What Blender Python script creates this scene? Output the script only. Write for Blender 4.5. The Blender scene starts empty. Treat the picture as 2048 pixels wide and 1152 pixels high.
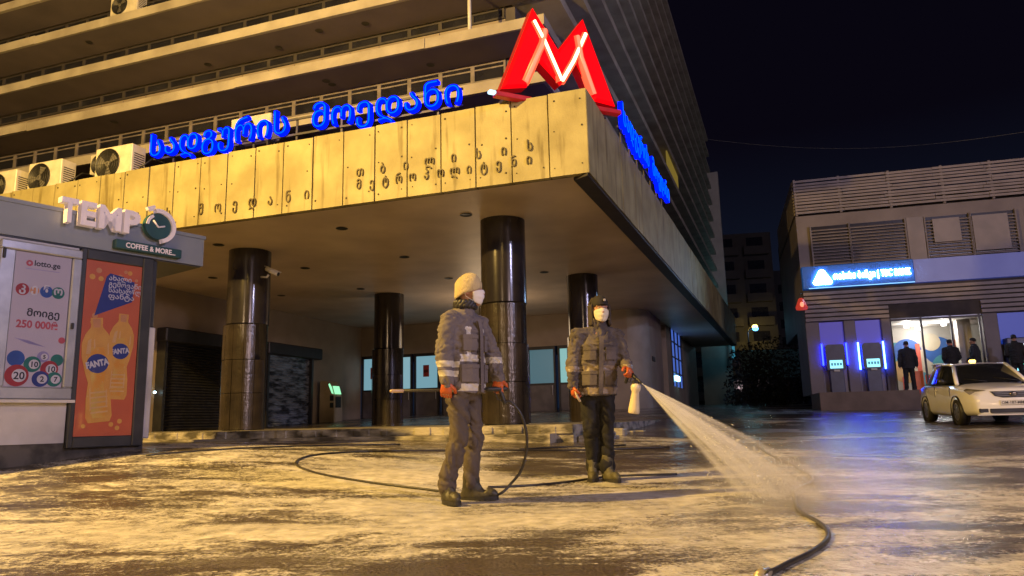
import bpy, math, random
import numpy as np
from mathutils import Vector, Matrix, noise

random.seed(7)
D = bpy.data
SC = bpy.context.scene
COL = SC.collection
R = math.radians

# ------------------------------------------------------------------ camera, world, lights, exposure
CAMZ = 0.63
PITCH, ROLL, FOCAL = 0.178222, 0.0231399, 1472.8
cam = D.cameras.new('camera')
cam.sensor_width = 36.0
cam.lens = 36.0 * FOCAL / 2048
cam.clip_start, cam.clip_end = 0.05, 1500
camo = D.objects.new('camera', cam)
COL.objects.link(camo)
SC.camera = camo
_c, _s = math.cos(PITCH), math.sin(PITCH)
_ex, _up, _fw = Vector((1, 0, 0)), Vector((0, -_s, _c)), Vector((0, _c, _s))
_r = _ex * math.cos(ROLL) - _up * math.sin(ROLL)
_u = _ex * math.sin(ROLL) + _up * math.cos(ROLL)
camo.matrix_world = Matrix(((_r.x, _u.x, -_fw.x, 0), (_r.y, _u.y, -_fw.y, 0), (_r.z, _u.z, -_fw.z, CAMZ), (0, 0, 0, 1)))

world = D.worlds.new('World')
SC.world = world
world.use_nodes = True
wn, wl = world.node_tree.nodes, world.node_tree.links
wn.clear()
wo = wn.new('ShaderNodeOutputWorld')
wb = wn.new('ShaderNodeBackground')
tc = wn.new('ShaderNodeTexCoord')
sep = wn.new('ShaderNodeSeparateXYZ')
cr = wn.new('ShaderNodeValToRGB')
cr.color_ramp.elements[0].position = 0.0
cr.color_ramp.elements[0].color = (0.0065, 0.012, 0.027, 1)     # city glow low over the street
cr.color_ramp.elements[1].position = 0.35
cr.color_ramp.elements[1].color = (0.0024, 0.0018, 0.0048, 1)
wl.new(tc.outputs['Generated'], sep.inputs[0])
wl.new(sep.outputs['Z'], cr.inputs[0])
wl.new(cr.outputs[0], wb.inputs['Color'])
wb.inputs['Strength'].default_value = 1.0
wl.new(wb.outputs[0], wo.inputs['Surface'])


def lamp(name, loc, power, color, radius=0.15, kind='POINT', target=None, spot=100, blend=0.6):
    l = D.lights.new(name, kind)
    l.energy, l.color = power, color
    l.shadow_soft_size = radius
    o = D.objects.new(name, l)
    COL.objects.link(o)
    o.location = loc
    if kind == 'SPOT':
        l.spot_size, l.spot_blend = R(spot), blend
        o.rotation_euler = (Vector(target) - Vector(loc)).to_track_quat('-Z', 'Y').to_euler()
    return o


SODIUM = (1.0, 0.62, 0.155)
lamp('sodium_street_light', (-9.0, 4.2, 8.6), 13500, SODIUM, 0.14)
lamp('sodium_street_light', (-1.5, -5.0, 10.0), 1400, SODIUM, 0.5)
lamp('cool_street_light', (15.0, -4.0, 9.0), 5400, (0.66, 0.62, 1.0), 0.4)
lamp('far_fill_light', (-7.0, -34.0, 8.0), 6500, (1.0, 0.66, 0.36), 1.2)  # added fill lamp behind the camera, reaches in under the canopy
lamp('far_fill_light', (22.0, -30.0, 8.0), 14000, (0.95, 0.68, 0.72), 1.2)  # second added fill lamp, unseen, towards the bank side

lamp('hall_fill_light', (-0.8, 23.5, 3.2), 105, (1.0, 0.70, 0.42), 0.8)  # added lamp without a fixture, lifts the dark hall and soffit

SC.view_settings.view_transform = 'Standard'
SC.view_settings.look = 'None'
SC.view_settings.exposure = 0.0
SC.view_settings.gamma = 1.0
SC.render.engine = 'CYCLES'
SC.cycles.use_denoising = True
SC.cycles.max_bounces = 8
SC.cycles.diffuse_bounces = 3
SC.cycles.glossy_bounces = 3
SC.cycles.transmission_bounces = 4
SC.cycles.volume_bounces = 2
SC.cycles.sample_clamp_indirect = 4.0
SC.cycles.caustics_reflective = False
SC.cycles.caustics_refractive = False

# ------------------------------------------------------------------ materials
MATS = {}


def mat(name, col, rough=0.7, col2=None, scale=3.0, detail=6.0, lo=0.4, hi=0.62, metal=0.0, bump=0.0, bscale=40.0,
        stretch=(1, 1, 1), emit=None, estr=0.0, spec=0.5, alpha=None, trans=0.0, coat=0.0):
    if name in MATS:
        return MATS[name]
    m = D.materials.new(name)
    m.use_nodes = True
    n, l = m.node_tree.nodes, m.node_tree.links
    p = n['Principled BSDF']
    p.inputs['Base Color'].default_value = (*col, 1)
    p.inputs['Roughness'].default_value = rough
    p.inputs['Metallic'].default_value = metal
    p.inputs['Specular IOR Level'].default_value = spec
    p.inputs['Transmission Weight'].default_value = trans
    p.inputs['Coat Weight'].default_value = coat
    t = n.new('ShaderNodeTexCoord')
    mp = n.new('ShaderNodeMapping')
    mp.inputs['Scale'].default_value = stretch
    l.new(t.outputs['Object'], mp.inputs[0])
    nz = n.new('ShaderNodeTexNoise')
    nz.inputs['Scale'].default_value = scale
    nz.inputs['Detail'].default_value = detail
    l.new(mp.outputs[0], nz.inputs['Vector'])
    if col2 is None:
        col2 = tuple(c * 0.72 for c in col)
    rp = n.new('ShaderNodeValToRGB')
    rp.color_ramp.elements[0].position, rp.color_ramp.elements[1].position = lo, hi
    rp.color_ramp.elements[0].color = (*col2, 1)
    rp.color_ramp.elements[1].color = (*col, 1)
    l.new(nz.outputs[0], rp.inputs[0])
    l.new(rp.outputs[0], p.inputs['Base Color'])
    if bump:
        nb = n.new('ShaderNodeTexNoise')
        nb.inputs['Scale'].default_value = bscale
        nb.inputs['Detail'].default_value = 5
        l.new(mp.outputs[0], nb.inputs['Vector'])
        bp = n.new('ShaderNodeBump')
        bp.inputs['Strength'].default_value = bump
        bp.inputs['Distance'].default_value = 0.02
        l.new(nb.outputs[0], bp.inputs['Height'])
        l.new(bp.outputs[0], p.inputs['Normal'])
    if emit:
        p.inputs['Emission Color'].default_value = (*emit, 1)
        p.inputs['Emission Strength'].default_value = estr
    MATS[name] = m
    return m


def ground_material():
    m = D.materials.new('wet_asphalt')
    m.use_nodes = True
    n, l = m.node_tree.nodes, m.node_tree.links
    p = n['Principled BSDF']
    t = n.new('ShaderNodeTexCoord')

    def noise_node(scale, detail, rough=0.55, dist=0.0, stretch=(1, 1, 1), rot=0.0):
        mp = n.new('ShaderNodeMapping')
        mp.inputs['Scale'].default_value = stretch
        mp.inputs['Rotation'].default_value = (0, 0, rot)
        l.new(t.outputs['Object'], mp.inputs[0])
        z = n.new('ShaderNodeTexNoise')
        z.inputs['Scale'].default_value = scale
        z.inputs['Detail'].default_value = detail
        z.inputs['Roughness'].default_value = rough
        z.inputs['Distortion'].default_value = dist
        l.new(mp.outputs[0], z.inputs['Vector'])
        return z.outputs[0]

    def ramp(sock, a, b, ca=(0, 0, 0), cb=(1, 1, 1)):
        r = n.new('ShaderNodeValToRGB')
        r.color_ramp.elements[0].position, r.color_ramp.elements[1].position = a, b
        r.color_ramp.elements[0].color, r.color_ramp.elements[1].color = (*ca, 1), (*cb, 1)
        l.new(sock, r.inputs[0])
        return r.outputs[0]

    def math_(op, a, b):
        q = n.new('ShaderNodeMath')
        q.operation = op
        for i, v in enumerate((a, b)):
            if isinstance(v, (int, float)):
                q.inputs[i].default_value = v
            else:
                l.new(v, q.inputs[i])
        return q.outputs[0]

    def mix(f, a, b):
        q = n.new('ShaderNodeMix')
        q.data_type = 'RGBA'
        l.new(f, q.inputs[0])
        for i, v in ((6, a), (7, b)):
            if isinstance(v, tuple):
                q.inputs[i].default_value = (*v, 1)
            else:
                l.new(v, q.inputs[i])
        return q.outputs[2]

    # washed pale film: broad patches broken by streaks, thinner towards the far side of the square
    big = noise_node(0.42, 3, 0.5, 0.6, (0.8, 1.25, 1), 0.35)
    mid = noise_node(1.9, 8, 0.62, 0.8, (0.55, 1.3, 1), -0.2)
    fine = noise_node(34, 6, 0.75)
    fine2 = noise_node(9, 6, 0.7, 0.6)
    sx = n.new('ShaderNodeSeparateXYZ')
    l.new(t.outputs['Object'], sx.inputs[0])
    far = n.new('ShaderNodeMapRange')
    far.inputs['From Min'].default_value, far.inputs['From Max'].default_value = 8.0, 15.0
    far.inputs['To Min'].default_value, far.inputs['To Max'].default_value = 0.055, -0.10
    l.new(sx.outputs['Y'], far.inputs[0])
    v = math_('ADD', math_('MULTIPLY', big, 0.62), math_('MULTIPLY', mid, 0.38))
    v = math_('ADD', v, far.outputs[0])
    v = math_('ADD', v, math_('MULTIPLY', math_('SUBTRACT', fine, 0.5), 0.34))
    v = math_('ADD', v, math_('MULTIPLY', math_('SUBTRACT', fine2, 0.5), 0.16))
    for (px_, py_, rx_, ry_, amt) in ((.60, 3.55, .85, .36, -.075), (-.5, 3.30, .45, .2, -.05), (-2.3, 6.6, 1.1, .5, -.06), (-.6, 4.5, 1.8, .45, .05), (5.2, 8.0, 3.6, 5.0, -.055)):
        dx = math_('DIVIDE', math_('SUBTRACT', sx.outputs['X'], px_), rx_)
        dy = math_('DIVIDE', math_('SUBTRACT', sx.outputs['Y'], py_), ry_)
        rr = math_('ADD', math_('MULTIPLY', dx, dx), math_('MULTIPLY', dy, dy))
        v = math_('ADD', v, math_('MULTIPLY', math_('DIVIDE', 1.0, math_('ADD', 1.0, math_('MULTIPLY', rr, rr))), amt))
    film = ramp(v, 0.488, 0.565)
    grit = ramp(noise_node(70, 3, 0.6), 0.35, 0.68, (0.014, 0.011, 0.008), (0.13, 0.102, 0.07))
    filmcol = ramp(noise_node(9, 7, 0.65), 0.3, 0.75, (0.34, 0.32, 0.28), (0.80, 0.76, 0.70))
    l.new(mix(film, grit, filmcol), p.inputs['Base Color'])
    wet = ramp(noise_node(0.8, 5, 0.55, 0.5, (0.6, 1.2, 1)), 0.42, 0.62, (0.05, 0.05, 0.05), (0.36, 0.36, 0.36))
    l.new(math_('ADD', wet, math_('MULTIPLY', film, 0.10)), p.inputs['Roughness'])
    bp = n.new('ShaderNodeBump')
    bp.inputs['Strength'].default_value = 0.8
    bp.inputs['Distance'].default_value = 0.012
    h = math_('ADD', math_('MULTIPLY', noise_node(60, 4, 0.6), 0.5), math_('MULTIPLY', noise_node(7, 4, 0.6), 1.6))
    l.new(h, bp.inputs['Height'])
    l.new(bp.outputs[0], p.inputs['Normal'])
    return m


def fascia_material():
    """old painted cement panels: blotches, rain streaks below the fixings"""
    m = mat('fascia_cement', (0.40, 0.35, 0.165), 0.62, (0.27, 0.228, 0.098), 1.6, 8, 0.36, 0.66, bump=0.25, bscale=30)
    n, l = m.node_tree.nodes, m.node_tree.links
    p = n['Principled BSDF']
    base = p.inputs['Base Color'].links[0].from_socket
    t = n.new('ShaderNodeTexCoord')
    mp = n.new('ShaderNodeMapping')
    mp.inputs['Scale'].default_value = (3.5, 3.5, 0.4)
    l.new(t.outputs['Object'], mp.inputs[0])
    z = n.new('ShaderNodeTexNoise')
    z.inputs['Scale'].default_value = 1.6
    z.inputs['Detail'].default_value = 7
    l.new(mp.outputs[0], z.inputs['Vector'])
    r = n.new('ShaderNodeValToRGB')
    r.color_ramp.elements[0].position, r.color_ramp.elements[1].position = 0.33, 0.45
    r.color_ramp.elements[0].color, r.color_ramp.elements[1].color = (0.5, 0.45, 0.36, 1), (1, 1, 1, 1)
    l.new(z.outputs[0], r.inputs[0])
    x = n.new('ShaderNodeMix')
    x.data_type, x.blend_type = 'RGBA', 'MULTIPLY'
    x.inputs[0].default_value = 0.85
    l.new(base, x.inputs[6])
    l.new(r.outputs[0], x.inputs[7])
    l.new(x.outputs[2], p.inputs['Base Color'])
    return m


def emi(name, col, strength, base=(0.02, 0.02, 0.02)):
    return mat(name, base, 0.4, base, emit=col, estr=strength)


M_GROUND = ground_material()
M_FASCIA = fascia_material()
M_SOFFIT = mat('soffit_panel', (0.70, 0.58, 0.47), 0.45, (0.52, 0.42, 0.33), 0.9, 8, 0.3, 0.7, bump=0.12, bscale=14)
M_WALL = mat('hall_wall_plaster', (0.36, 0.29, 0.22), 0.6, (0.27, 0.21, 0.16), 1.1, 8, 0.3, 0.7, bump=0.2, bscale=25)
M_PLINTH = mat('worn_concrete', (0.40, 0.36, 0.27), 0.55, (0.075, 0.065, 0.045), 2.6, 9, 0.40, 0.58, bump=0.6, bscale=18, stretch=(1, 1, 2.5))
M_BLACKCOL = mat('polished_dark_column', (0.016, 0.014, 0.016), 0.16, (0.028, 0.024, 0.024), 3, 6, 0.3, 0.7, bump=0.05, bscale=6)
M_COLCLAD = mat('stone_column_base', (0.040, 0.031, 0.022), 0.2, (0.020, 0.016, 0.012), 2.2, 8, 0.35, 0.66, bump=0.3, bscale=14)
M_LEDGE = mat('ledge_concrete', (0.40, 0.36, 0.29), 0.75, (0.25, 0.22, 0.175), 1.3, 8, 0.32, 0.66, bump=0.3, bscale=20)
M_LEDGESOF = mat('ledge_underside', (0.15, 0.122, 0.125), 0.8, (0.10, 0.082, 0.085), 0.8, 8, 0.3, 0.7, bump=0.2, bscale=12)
M_SPAN = mat('spandrel_panel', (0.30, 0.25, 0.19), 0.7, (0.21, 0.17, 0.13), 1.0, 7, 0.3, 0.7)
M_DARKFRAME = mat('dark_frame', (0.035, 0.03, 0.03), 0.5, (0.02, 0.018, 0.018), 5)
M_GREYFRAME = mat('grey_window_frame', (0.20, 0.17, 0.16), 0.5, (0.14, 0.12, 0.11), 5)
M_DUSKFRAME = mat('dusky_window_frame', (0.05, 0.042, 0.04), 0.6, (0.035, 0.03, 0.03), 5)
M_GLASSDARK = mat('dark_window_glass', (0.012, 0.012, 0.018), 0.08, (0.02, 0.02, 0.026), 2, spec=0.6)
M_BLACK = mat('black_rubber', (0.012, 0.012, 0.012), 0.5, (0.02, 0.02, 0.02), 8)
M_WHITEP = mat('white_painted_metal', (0.62, 0.60, 0.55), 0.4, (0.50, 0.48, 0.43), 4, 6, 0.3, 0.6)
M_ACBODY = mat('aged_white_casing', (0.60, 0.55, 0.44), 0.45, (0.44, 0.40, 0.31), 4, 6, 0.3, 0.6)

# ------------------------------------------------------------------ mesh helpers


class MB:
    """collects faces with material slots; build() links ONE mesh object"""

    def __init__(self):
        self.v, self.f, self.mi, self.sm, self.mats = [], [], [], [], []

    def slot(self, m):
        if m not in self.mats:
            self.mats.append(m)
        return self.mats.index(m)

    def add(self, vs, fs, m, smooth=False, M=None):
        o = len(self.v)
        if M is not None:
            vs = [M @ Vector(q) for q in vs]
        self.v += [tuple(q) for q in vs]
        k = self.slot(m)
        for q in fs:
            self.f.append(tuple(i + o for i in q))
            self.mi.append(k)
            self.sm.append(smooth)
        return self

    def box(self, x0, x1, y0, y1, z0, z1, m, M=None):
        vs = [(x, y, z) for z in (z0, z1) for y in (y0, y1) for x in (x0, x1)]
        fs = [(0, 2, 3, 1), (4, 5, 7, 6), (0, 1, 5, 4), (2, 6, 7, 3), (0, 4, 6, 2), (1, 3, 7, 5)]
        return self.add(vs, fs, m, False, M)

    def rbox(self, x0, x1, y0, y1, z0, z1, m, b=0.02, M=None):
        """box with chamfered edges"""
        vs, idx = [], {}
        for sx in (0, 1):
            for sy in (0, 1):
                for sz in (0, 1):
                    c = ((x0, x1)[sx], (y0, y1)[sy], (z0, z1)[sz])
                    d = (1 - 2 * sx, 1 - 2 * sy, 1 - 2 * sz)
                    for ax in range(3):
                        p = [c[i] + (0 if i == ax else d[i] * b) for i in range(3)]
                        idx[(sx, sy, sz, ax)] = len(vs)
                        vs.append(p)
        I = idx
        fs = []
        for ax in range(3):
            o = [a for a in range(3) if a != ax]
            for s in (0, 1):
                q = []
                for a, b_ in ((0, 0), (1, 0), (1, 1), (0, 1)):
                    k = [0, 0, 0]
                    k[ax], k[o[0]], k[o[1]] = s, a, b_
                    q.append(I[(*k, ax)])
                fs.append(tuple(q))
            for a in (0, 1):
                for b_ in (0, 1):
                    k0 = [0, 0, 0]
                    k0[o[0]], k0[o[1]] = a, b_
                    k1 = list(k0)
                    k1[ax] = 1
                    fs.append((I[(*k0, o[0])], I[(*k1, o[0])], I[(*k1, o[1])], I[(*k0, o[1])]))
        for k in [(a, b_, c) for a in (0, 1) for b_ in (0, 1) for c in (0, 1)]:
            fs.append(tuple(I[(*k, ax)] for ax in range(3)))
        return self.add(vs, fs, m, False, M)

    def prism(self, pts, y0, y1, m, M=None, side=None):
        """polygon in local x,z extruded along y"""
        n = len(pts)
        vs = [(x, y0, z) for x, z in pts] + [(x, y1, z) for x, z in pts]
        self.add(vs, [tuple(range(n)), tuple(range(2 * n - 1, n - 1, -1))], m, False, M)
        fs = [(i, (i + 1) % n, n + (i + 1) % n, n + i) for i in range(n)]
        return self.add(vs, fs, side or m, False, M)

    def tube(self, pts, rad, m, n=8, smooth=True, caps=True, M=None):
        pts = [Vector(p) for p in pts]
        rs = rad if isinstance(rad, (list, tuple)) else [rad] * len(pts)
        vs, fs = [], []
        ref = Vector((0, 0, 1))
        d0 = (pts[1] - pts[0]).normalized()
        if abs(d0.dot(ref)) > 0.95:
            ref = Vector((1, 0, 0))
        a = d0.cross(ref).normalized()
        for i, p in enumerate(pts):
            d = (pts[min(i + 1, len(pts) - 1)] - pts[max(i - 1, 0)]).normalized()
            a = (a - d * a.dot(d)).normalized()
            b = d.cross(a)
            for k in range(n):
                t = 2 * math.pi * k / n
                vs.append(p + (a * math.cos(t) + b * math.sin(t)) * rs[i])
        for i in range(len(pts) - 1):
            for k in range(n):
                fs.append((i * n + k, i * n + (k + 1) % n, (i + 1) * n + (k + 1) % n, (i + 1) * n + k))
        if caps:
            fs.append(tuple(range(n - 1, -1, -1)))
            fs.append(tuple((len(pts) - 1) * n + k for k in range(n)))
        return self.add(vs, fs, m, smooth, M)

    def lathe(self, prof, m, n=24, M=None, smooth=True, a0=0.0, a1=2 * math.pi):
        """profile (r,z) about local z"""
        full = abs(a1 - a0 - 2 * math.pi) < 1e-6
        nn = n if full else n + 1
        vs, fs = [], []
        for r, z in prof:
            for k in range(nn):
                t = a0 + (a1 - a0) * k / n
                vs.append((r * math.cos(t), r * math.sin(t), z))
        for i in range(len(prof) - 1):
            for k in range(n):
                k2 = (k + 1) % nn
                fs.append((i * nn + k, i * nn + k2, (i + 1) * nn + k2, (i + 1) * nn + k))
        return self.add(vs, fs, m, smooth, M)

    def loft(self, rings, m, n=18, smooth=True, caps=True, M=None, pw=1.0):
        """rings: (centre, vecA, vecB) ellipses; pw<1 squares them off"""
        vs, fs = [], []
        for c, a, b in rings:
            c, a, b = Vector(c), Vector(a), Vector(b)
            for k in range(n):
                t = 2 * math.pi * k / n
                x, y = math.cos(t), math.sin(t)
                x = math.copysign(abs(x) ** pw, x)
                y = math.copysign(abs(y) ** pw, y)
                vs.append(c + a * x + b * y)
        for i in range(len(rings) - 1):
            for k in range(n):
                fs.append((i * n + k, i * n + (k + 1) % n, (i + 1) * n + (k + 1) % n, (i + 1) * n + k))
        if caps:
            fs.append(tuple(range(n - 1, -1, -1)))
            fs.append(tuple((len(rings) - 1) * n + k for k in range(n)))
        return self.add(vs, fs, m, smooth, M)

    def cap(self, p0, p1, r0, r1, m, n=12, fa=1.0, fb=1.0, ref=(0, 0, 1)):
        """tapered capsule, closed, elliptical by fa/fb"""
        p0, p1 = Vector(p0), Vector(p1)
        d = (p1 - p0).normalized()
        ref = Vector(ref)
        if abs(d.dot(ref)) > 0.95:
            ref = Vector((1, 0, 0)) if abs(d.x) < 0.9 else Vector((0, 1, 0))
        a = d.cross(ref).normalized()
        b = d.cross(a)
        rings = []
        for t in (-85, -60, -30, 0):
            q = R(t)
            rings.append((p0 + d * math.sin(q) * r0, a * math.cos(q) * r0 * fa, b * math.cos(q) * r0 * fb))
        for t in (0, 30, 60, 85):
            q = R(t)
            rings.append((p1 + d * math.sin(q) * r1, a * math.cos(q) * r1 * fa, b * math.cos(q) * r1 * fb))
        return self.loft(rings, m, n)

    def ball(self, c, rx, ry, rz, m, n=16, k=10, Rm=None):
        vs, fs = [], []
        c = Vector(c)
        for i in range(k + 1):
            ph = -math.pi / 2 + math.pi * i / k
            ph = max(min(ph, math.pi / 2 - 0.03), -math.pi / 2 + 0.03)
            for j in range(n):
                t = 2 * math.pi * j / n
                q = Vector((rx * math.cos(ph) * math.cos(t), ry * math.cos(ph) * math.sin(t), rz * math.sin(ph)))
                vs.append(c + (Rm @ q if Rm else q))
        for i in range(k):
            for j in range(n):
                fs.append((i * n + j, i * n + (j + 1) % n, (i + 1) * n + (j + 1) % n, (i + 1) * n + j))
        fs += [tuple(range(n - 1, -1, -1)), tuple(k * n + j for j in range(n))]
        return self.add(vs, fs, m, True)

    def mesh(self, name):
        me = D.meshes.new(name)
        me.from_pydata(self.v, [], self.f)
        for m in self.mats:
            me.materials.append(m)
        me.polygons.foreach_set('material_index', self.mi)
        me.polygons.foreach_set('use_smooth', self.sm)
        me.update()
        return me

    def build(self, name, parent=None):
        o = D.objects.new(name, self.mesh(name))
        COL.objects.link(o)
        o.parent = parent
        return o


def tag(o, label=None, cat=None, group=None, kind=None):
    for k, v in (('label', label), ('category', cat), ('group', group), ('kind', kind)):
        if v:
            o[k] = v
    return o


def empty(name, loc=(0, 0, 0), rz=0.0, label=None, cat=None, group=None):
    o = D.objects.new(name, None)
    COL.objects.link(o)
    o.location = loc
    o.rotation_euler = (0, 0, rz)
    o.empty_display_size = 0.2
    return tag(o, label, cat, group)


def copy_tree(o, parent=None):
    c = o.copy()
    COL.objects.link(c)
    c.parent = parent
    for ch in list(o.children):
        copy_tree(ch, c)
    return c


def text(mb, s, m, size, M, ext=0.01, off=0.0, align='LEFT', shear=0.0, spacing=1.0, xs=1.0, smooth=False):
    """lettering as solid mesh; text's x,y run along M's x,z and it is extruded along M's y"""
    cu = D.curves.new('t', 'FONT')
    cu.body, cu.size, cu.extrude, cu.offset = s, size, ext, off
    cu.align_x, cu.shear, cu.space_character = align, shear, spacing
    cu.resolution_u = 3
    o = D.objects.new('t', cu)
    COL.objects.link(o)
    bpy.context.view_layer.update()
    ev = o.evaluated_get(bpy.context.evaluated_depsgraph_get())
    me = ev.to_mesh()
    vs = [(v.co.x * xs, -v.co.z, v.co.y) for v in me.vertices]
    fs = [tuple(p.vertices) for p in me.polygons]
    ev.to_mesh_clear()
    D.objects.remove(o)
    D.curves.remove(cu)
    if vs:
        mb.add(vs, fs, m, smooth, M)
    return (min(v[0] for v in vs), max(v[0] for v in vs)) if vs else (0, 0)


def T(x=0, y=0, z=0):
    return Matrix.Translation((x, y, z))


def RZ(a):
    return Matrix.Rotation(a, 4, 'Z')


def RX(a):
    return Matrix.Rotation(a, 4, 'X')


def RY(a):
    return Matrix.Rotation(a, 4, 'Y')


def solidify_remesh(mb, voxel, iters=4, fold=0.0, fscale=9.0, fstretch=(1, 1, 0.45), seed=0.0):
    """fuse overlapping closed pieces into one continuous surface; fold pushes cloth creases into it"""
    me = mb.mesh('tmp')
    o = D.objects.new('tmp', me)
    COL.objects.link(o)
    r = o.modifiers.new('r', 'REMESH')
    r.mode, r.voxel_size, r.adaptivity = 'VOXEL', voxel, 0.0
    s = o.modifiers.new('s', 'SMOOTH')
    s.factor, s.iterations = 0.5, iters
    bpy.context.view_layer.update()
    ev = o.evaluated_get(bpy.context.evaluated_depsgraph_get())
    q = ev.to_mesh()
    co = [v.co.copy() for v in q.vertices]
    no = [v.normal.copy() for v in q.vertices]
    fs = [tuple(p.vertices) for p in q.polygons]
    ev.to_mesh_clear()
    D.objects.remove(o)
    D.meshes.remove(me)
    if fold:
        for i, p in enumerate(co):
            s_ = Vector((p.x * fstretch[0] + seed + .35 * p.z, p.y * fstretch[1] - .2 * p.z, p.z * fstretch[2])) * fscale
            wv = Vector((noise.noise(s_ * .6), noise.noise(s_ * .6 + Vector((9, 2, 4))), noise.noise(s_ * .6 + Vector((1, 7, 3))))) * .9
            s_ = s_ + wv
            w = noise.noise(s_)
            rd = 1 - min(1, abs(noise.noise(s_ * 1.15 + Vector((5, 3, 1)))) * 3.2)
            r2 = 1 - min(1, abs(noise.noise(s_ * 2.1 + Vector((2, 8, 6)))) * 3.0)
            co[i] = p + no[i] * fold * (w * 0.7 - rd * 1.2 - r2 * .7 + .40)
    return co, fs


def cloth(name, parent, co, fs, mats, pick=None):
    me = D.meshes.new(name)
    me.from_pydata([tuple(c) for c in co], [], fs)
    for m in mats:
        me.materials.append(m)
    if pick:
        for p in me.polygons:
            p.material_index = pick(p.center)
    me.polygons.foreach_set('use_smooth', [True] * len(me.polygons))
    me.update()
    o = D.objects.new(name, me)
    COL.objects.link(o)
    o.parent = parent
    return o


# ------------------------------------------------------------------ ground heights
_GP = np.array([(0, -8, -.05), (-9, -8, -.05), (10, -8, -.05), (25, -8, 0.0), (0, 0, -.02), (0, 3, 0), (-3, 3.5, .0), (3, 3, 0), (-.49, 5.85, .03), (.8, 7.25, .045),
                (2, 6.3, .03), (4.5, 6, .03), (9, 6, .06), (-5.34, 7.8, .25), (-4.44, 9.0, .41), (-.5, 11.3, .335), (-4, 12.5, .38), (1.6, 11.4, .29),
                (2.5, 13, .33), (4.5, 13, .26), (9.6, 16, .33), (10, 18.3, .39), (13, 15, .36), (6.5, 20, .55), (11.1, 27.6, .80), (18, 25.7, .80),
                (5, 28, 1.0), (9, 44, 1.3), (22, 44, 1.3), (-12, 22, .42), (-12, 9, .36), (-10, 2, .08), (28, 22, .7), (28, 6, .1), (5, 16.5, .36), (-10, 44, 1.2), (-7, 7, .22)])


def _tps(r):
    return np.where(r > 1e-9, r * r * np.log(np.maximum(r, 1e-9)), 0.0)


_n = len(_GP)
_A = np.zeros((_n + 3, _n + 3))
_A[:_n, :_n] = _tps(np.hypot(_GP[:, None, 0] - _GP[None, :, 0], _GP[:, None, 1] - _GP[None, :, 1])) + np.eye(_n) * 0.4
_A[:_n, _n:] = np.c_[np.ones(_n), _GP[:, :2]]
_A[_n:, :_n] = _A[:_n, _n:].T
_W = np.linalg.solve(_A, np.r_[_GP[:, 2], 0, 0, 0])


def gz(x, y):
    x = min(max(x, -12.0), 28.0)
    y = min(max(y, -8.0), 44.0)
    r = np.hypot(_GP[:, 0] - x, _GP[:, 1] - y)
    return float(_W[:_n] @ _tps(r) + _W[_n] + _W[_n + 1] * x + _W[_n + 2] * y)


def spaced(a, b, dense0, dense1, fine, coarse):
    out, x = [], a
    while x < b:
        out.append(x)
        x += fine if dense0 <= x <= dense1 else coarse
    return out + [b]


gx = [-600, -200, -90] + spaced(-45, 60, -13, 29, 0.5, 4) + [90, 200, 600]
gy = [-60, -25] + spaced(-12, 60, -9, 45, 0.5, 4) + [90, 150, 300, 900]
mb = MB()
vs = [(x, y, gz(x, y)) for y in gy for x in gx]
nx = len(gx)
fs = [(j * nx + i, j * nx + i + 1, (j + 1) * nx + i + 1, (j + 1) * nx + i) for j in range(len(gy) - 1) for i in range(nx - 1)]
mb.add(vs, fs, M_GROUND, True)
tag(mb.build('ground'), 'wet washed asphalt of the station square', None, None, 'structure')

# ================================================================== METRO BUILDING (local axes: x along the front, y into the building)
YU = -0.33785
BO = Vector((1.30, 11.52, 0))
bld = empty('metro_station_building', BO, YU, 'concrete metro station building with deep canopy, black columns and ledged upper storeys', 'building')
ZF, ZC, ZT = 0.556, 4.60, 6.07      # hall floor, canopy underside, canopy top
SIDE_SLOPE = 0.021
VEND = 32.8


def us(v):
    return SIDE_SLOPE * v


# canopy roof slab (soffit below)
mb = MB()
mb.add([(-24, 0.14, ZC), (us(0) - .14, 0.14, ZC), (us(VEND) - .14, VEND, ZC), (-24, VEND, ZC),
        (-24, 0.14, ZT - .12), (us(0) - .14, 0.14, ZT - .12), (us(VEND) - .14, VEND, ZT - .12), (-24, VEND, ZT - .12)],
       [(0, 3, 2, 1)], M_SOFFIT)
mb.add([(-24, 0.14, ZT - .12), (us(0) - .14, 0.14, ZT - .12), (us(VEND) - .14, VEND, ZT - .12), (-24, VEND, ZT - .12)], [(0, 1, 2, 3)], M_LEDGESOF)
mb.build('canopy_slab', bld)
mb = MB()
mb.add([(us(0) - .30, .16, ZC - .05), (us(0) - .02, .0, ZC - .05), (us(VEND) - .02, VEND, ZC - .05), (us(VEND) - .3, VEND, ZC - .05),
        (us(0) - .30, .16, ZC + .06), (us(0) - .02, .0, ZC + .06), (us(VEND) - .02, VEND, ZC + .06), (us(VEND) - .3, VEND, ZC + .06)],
       [(0, 3, 2, 1), (0, 1, 5, 4), (1, 2, 6, 5), (3, 0, 4, 7), (2, 3, 7, 6)], M_DARKFRAME)
mb.build('edge_gutter', bld)

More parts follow.
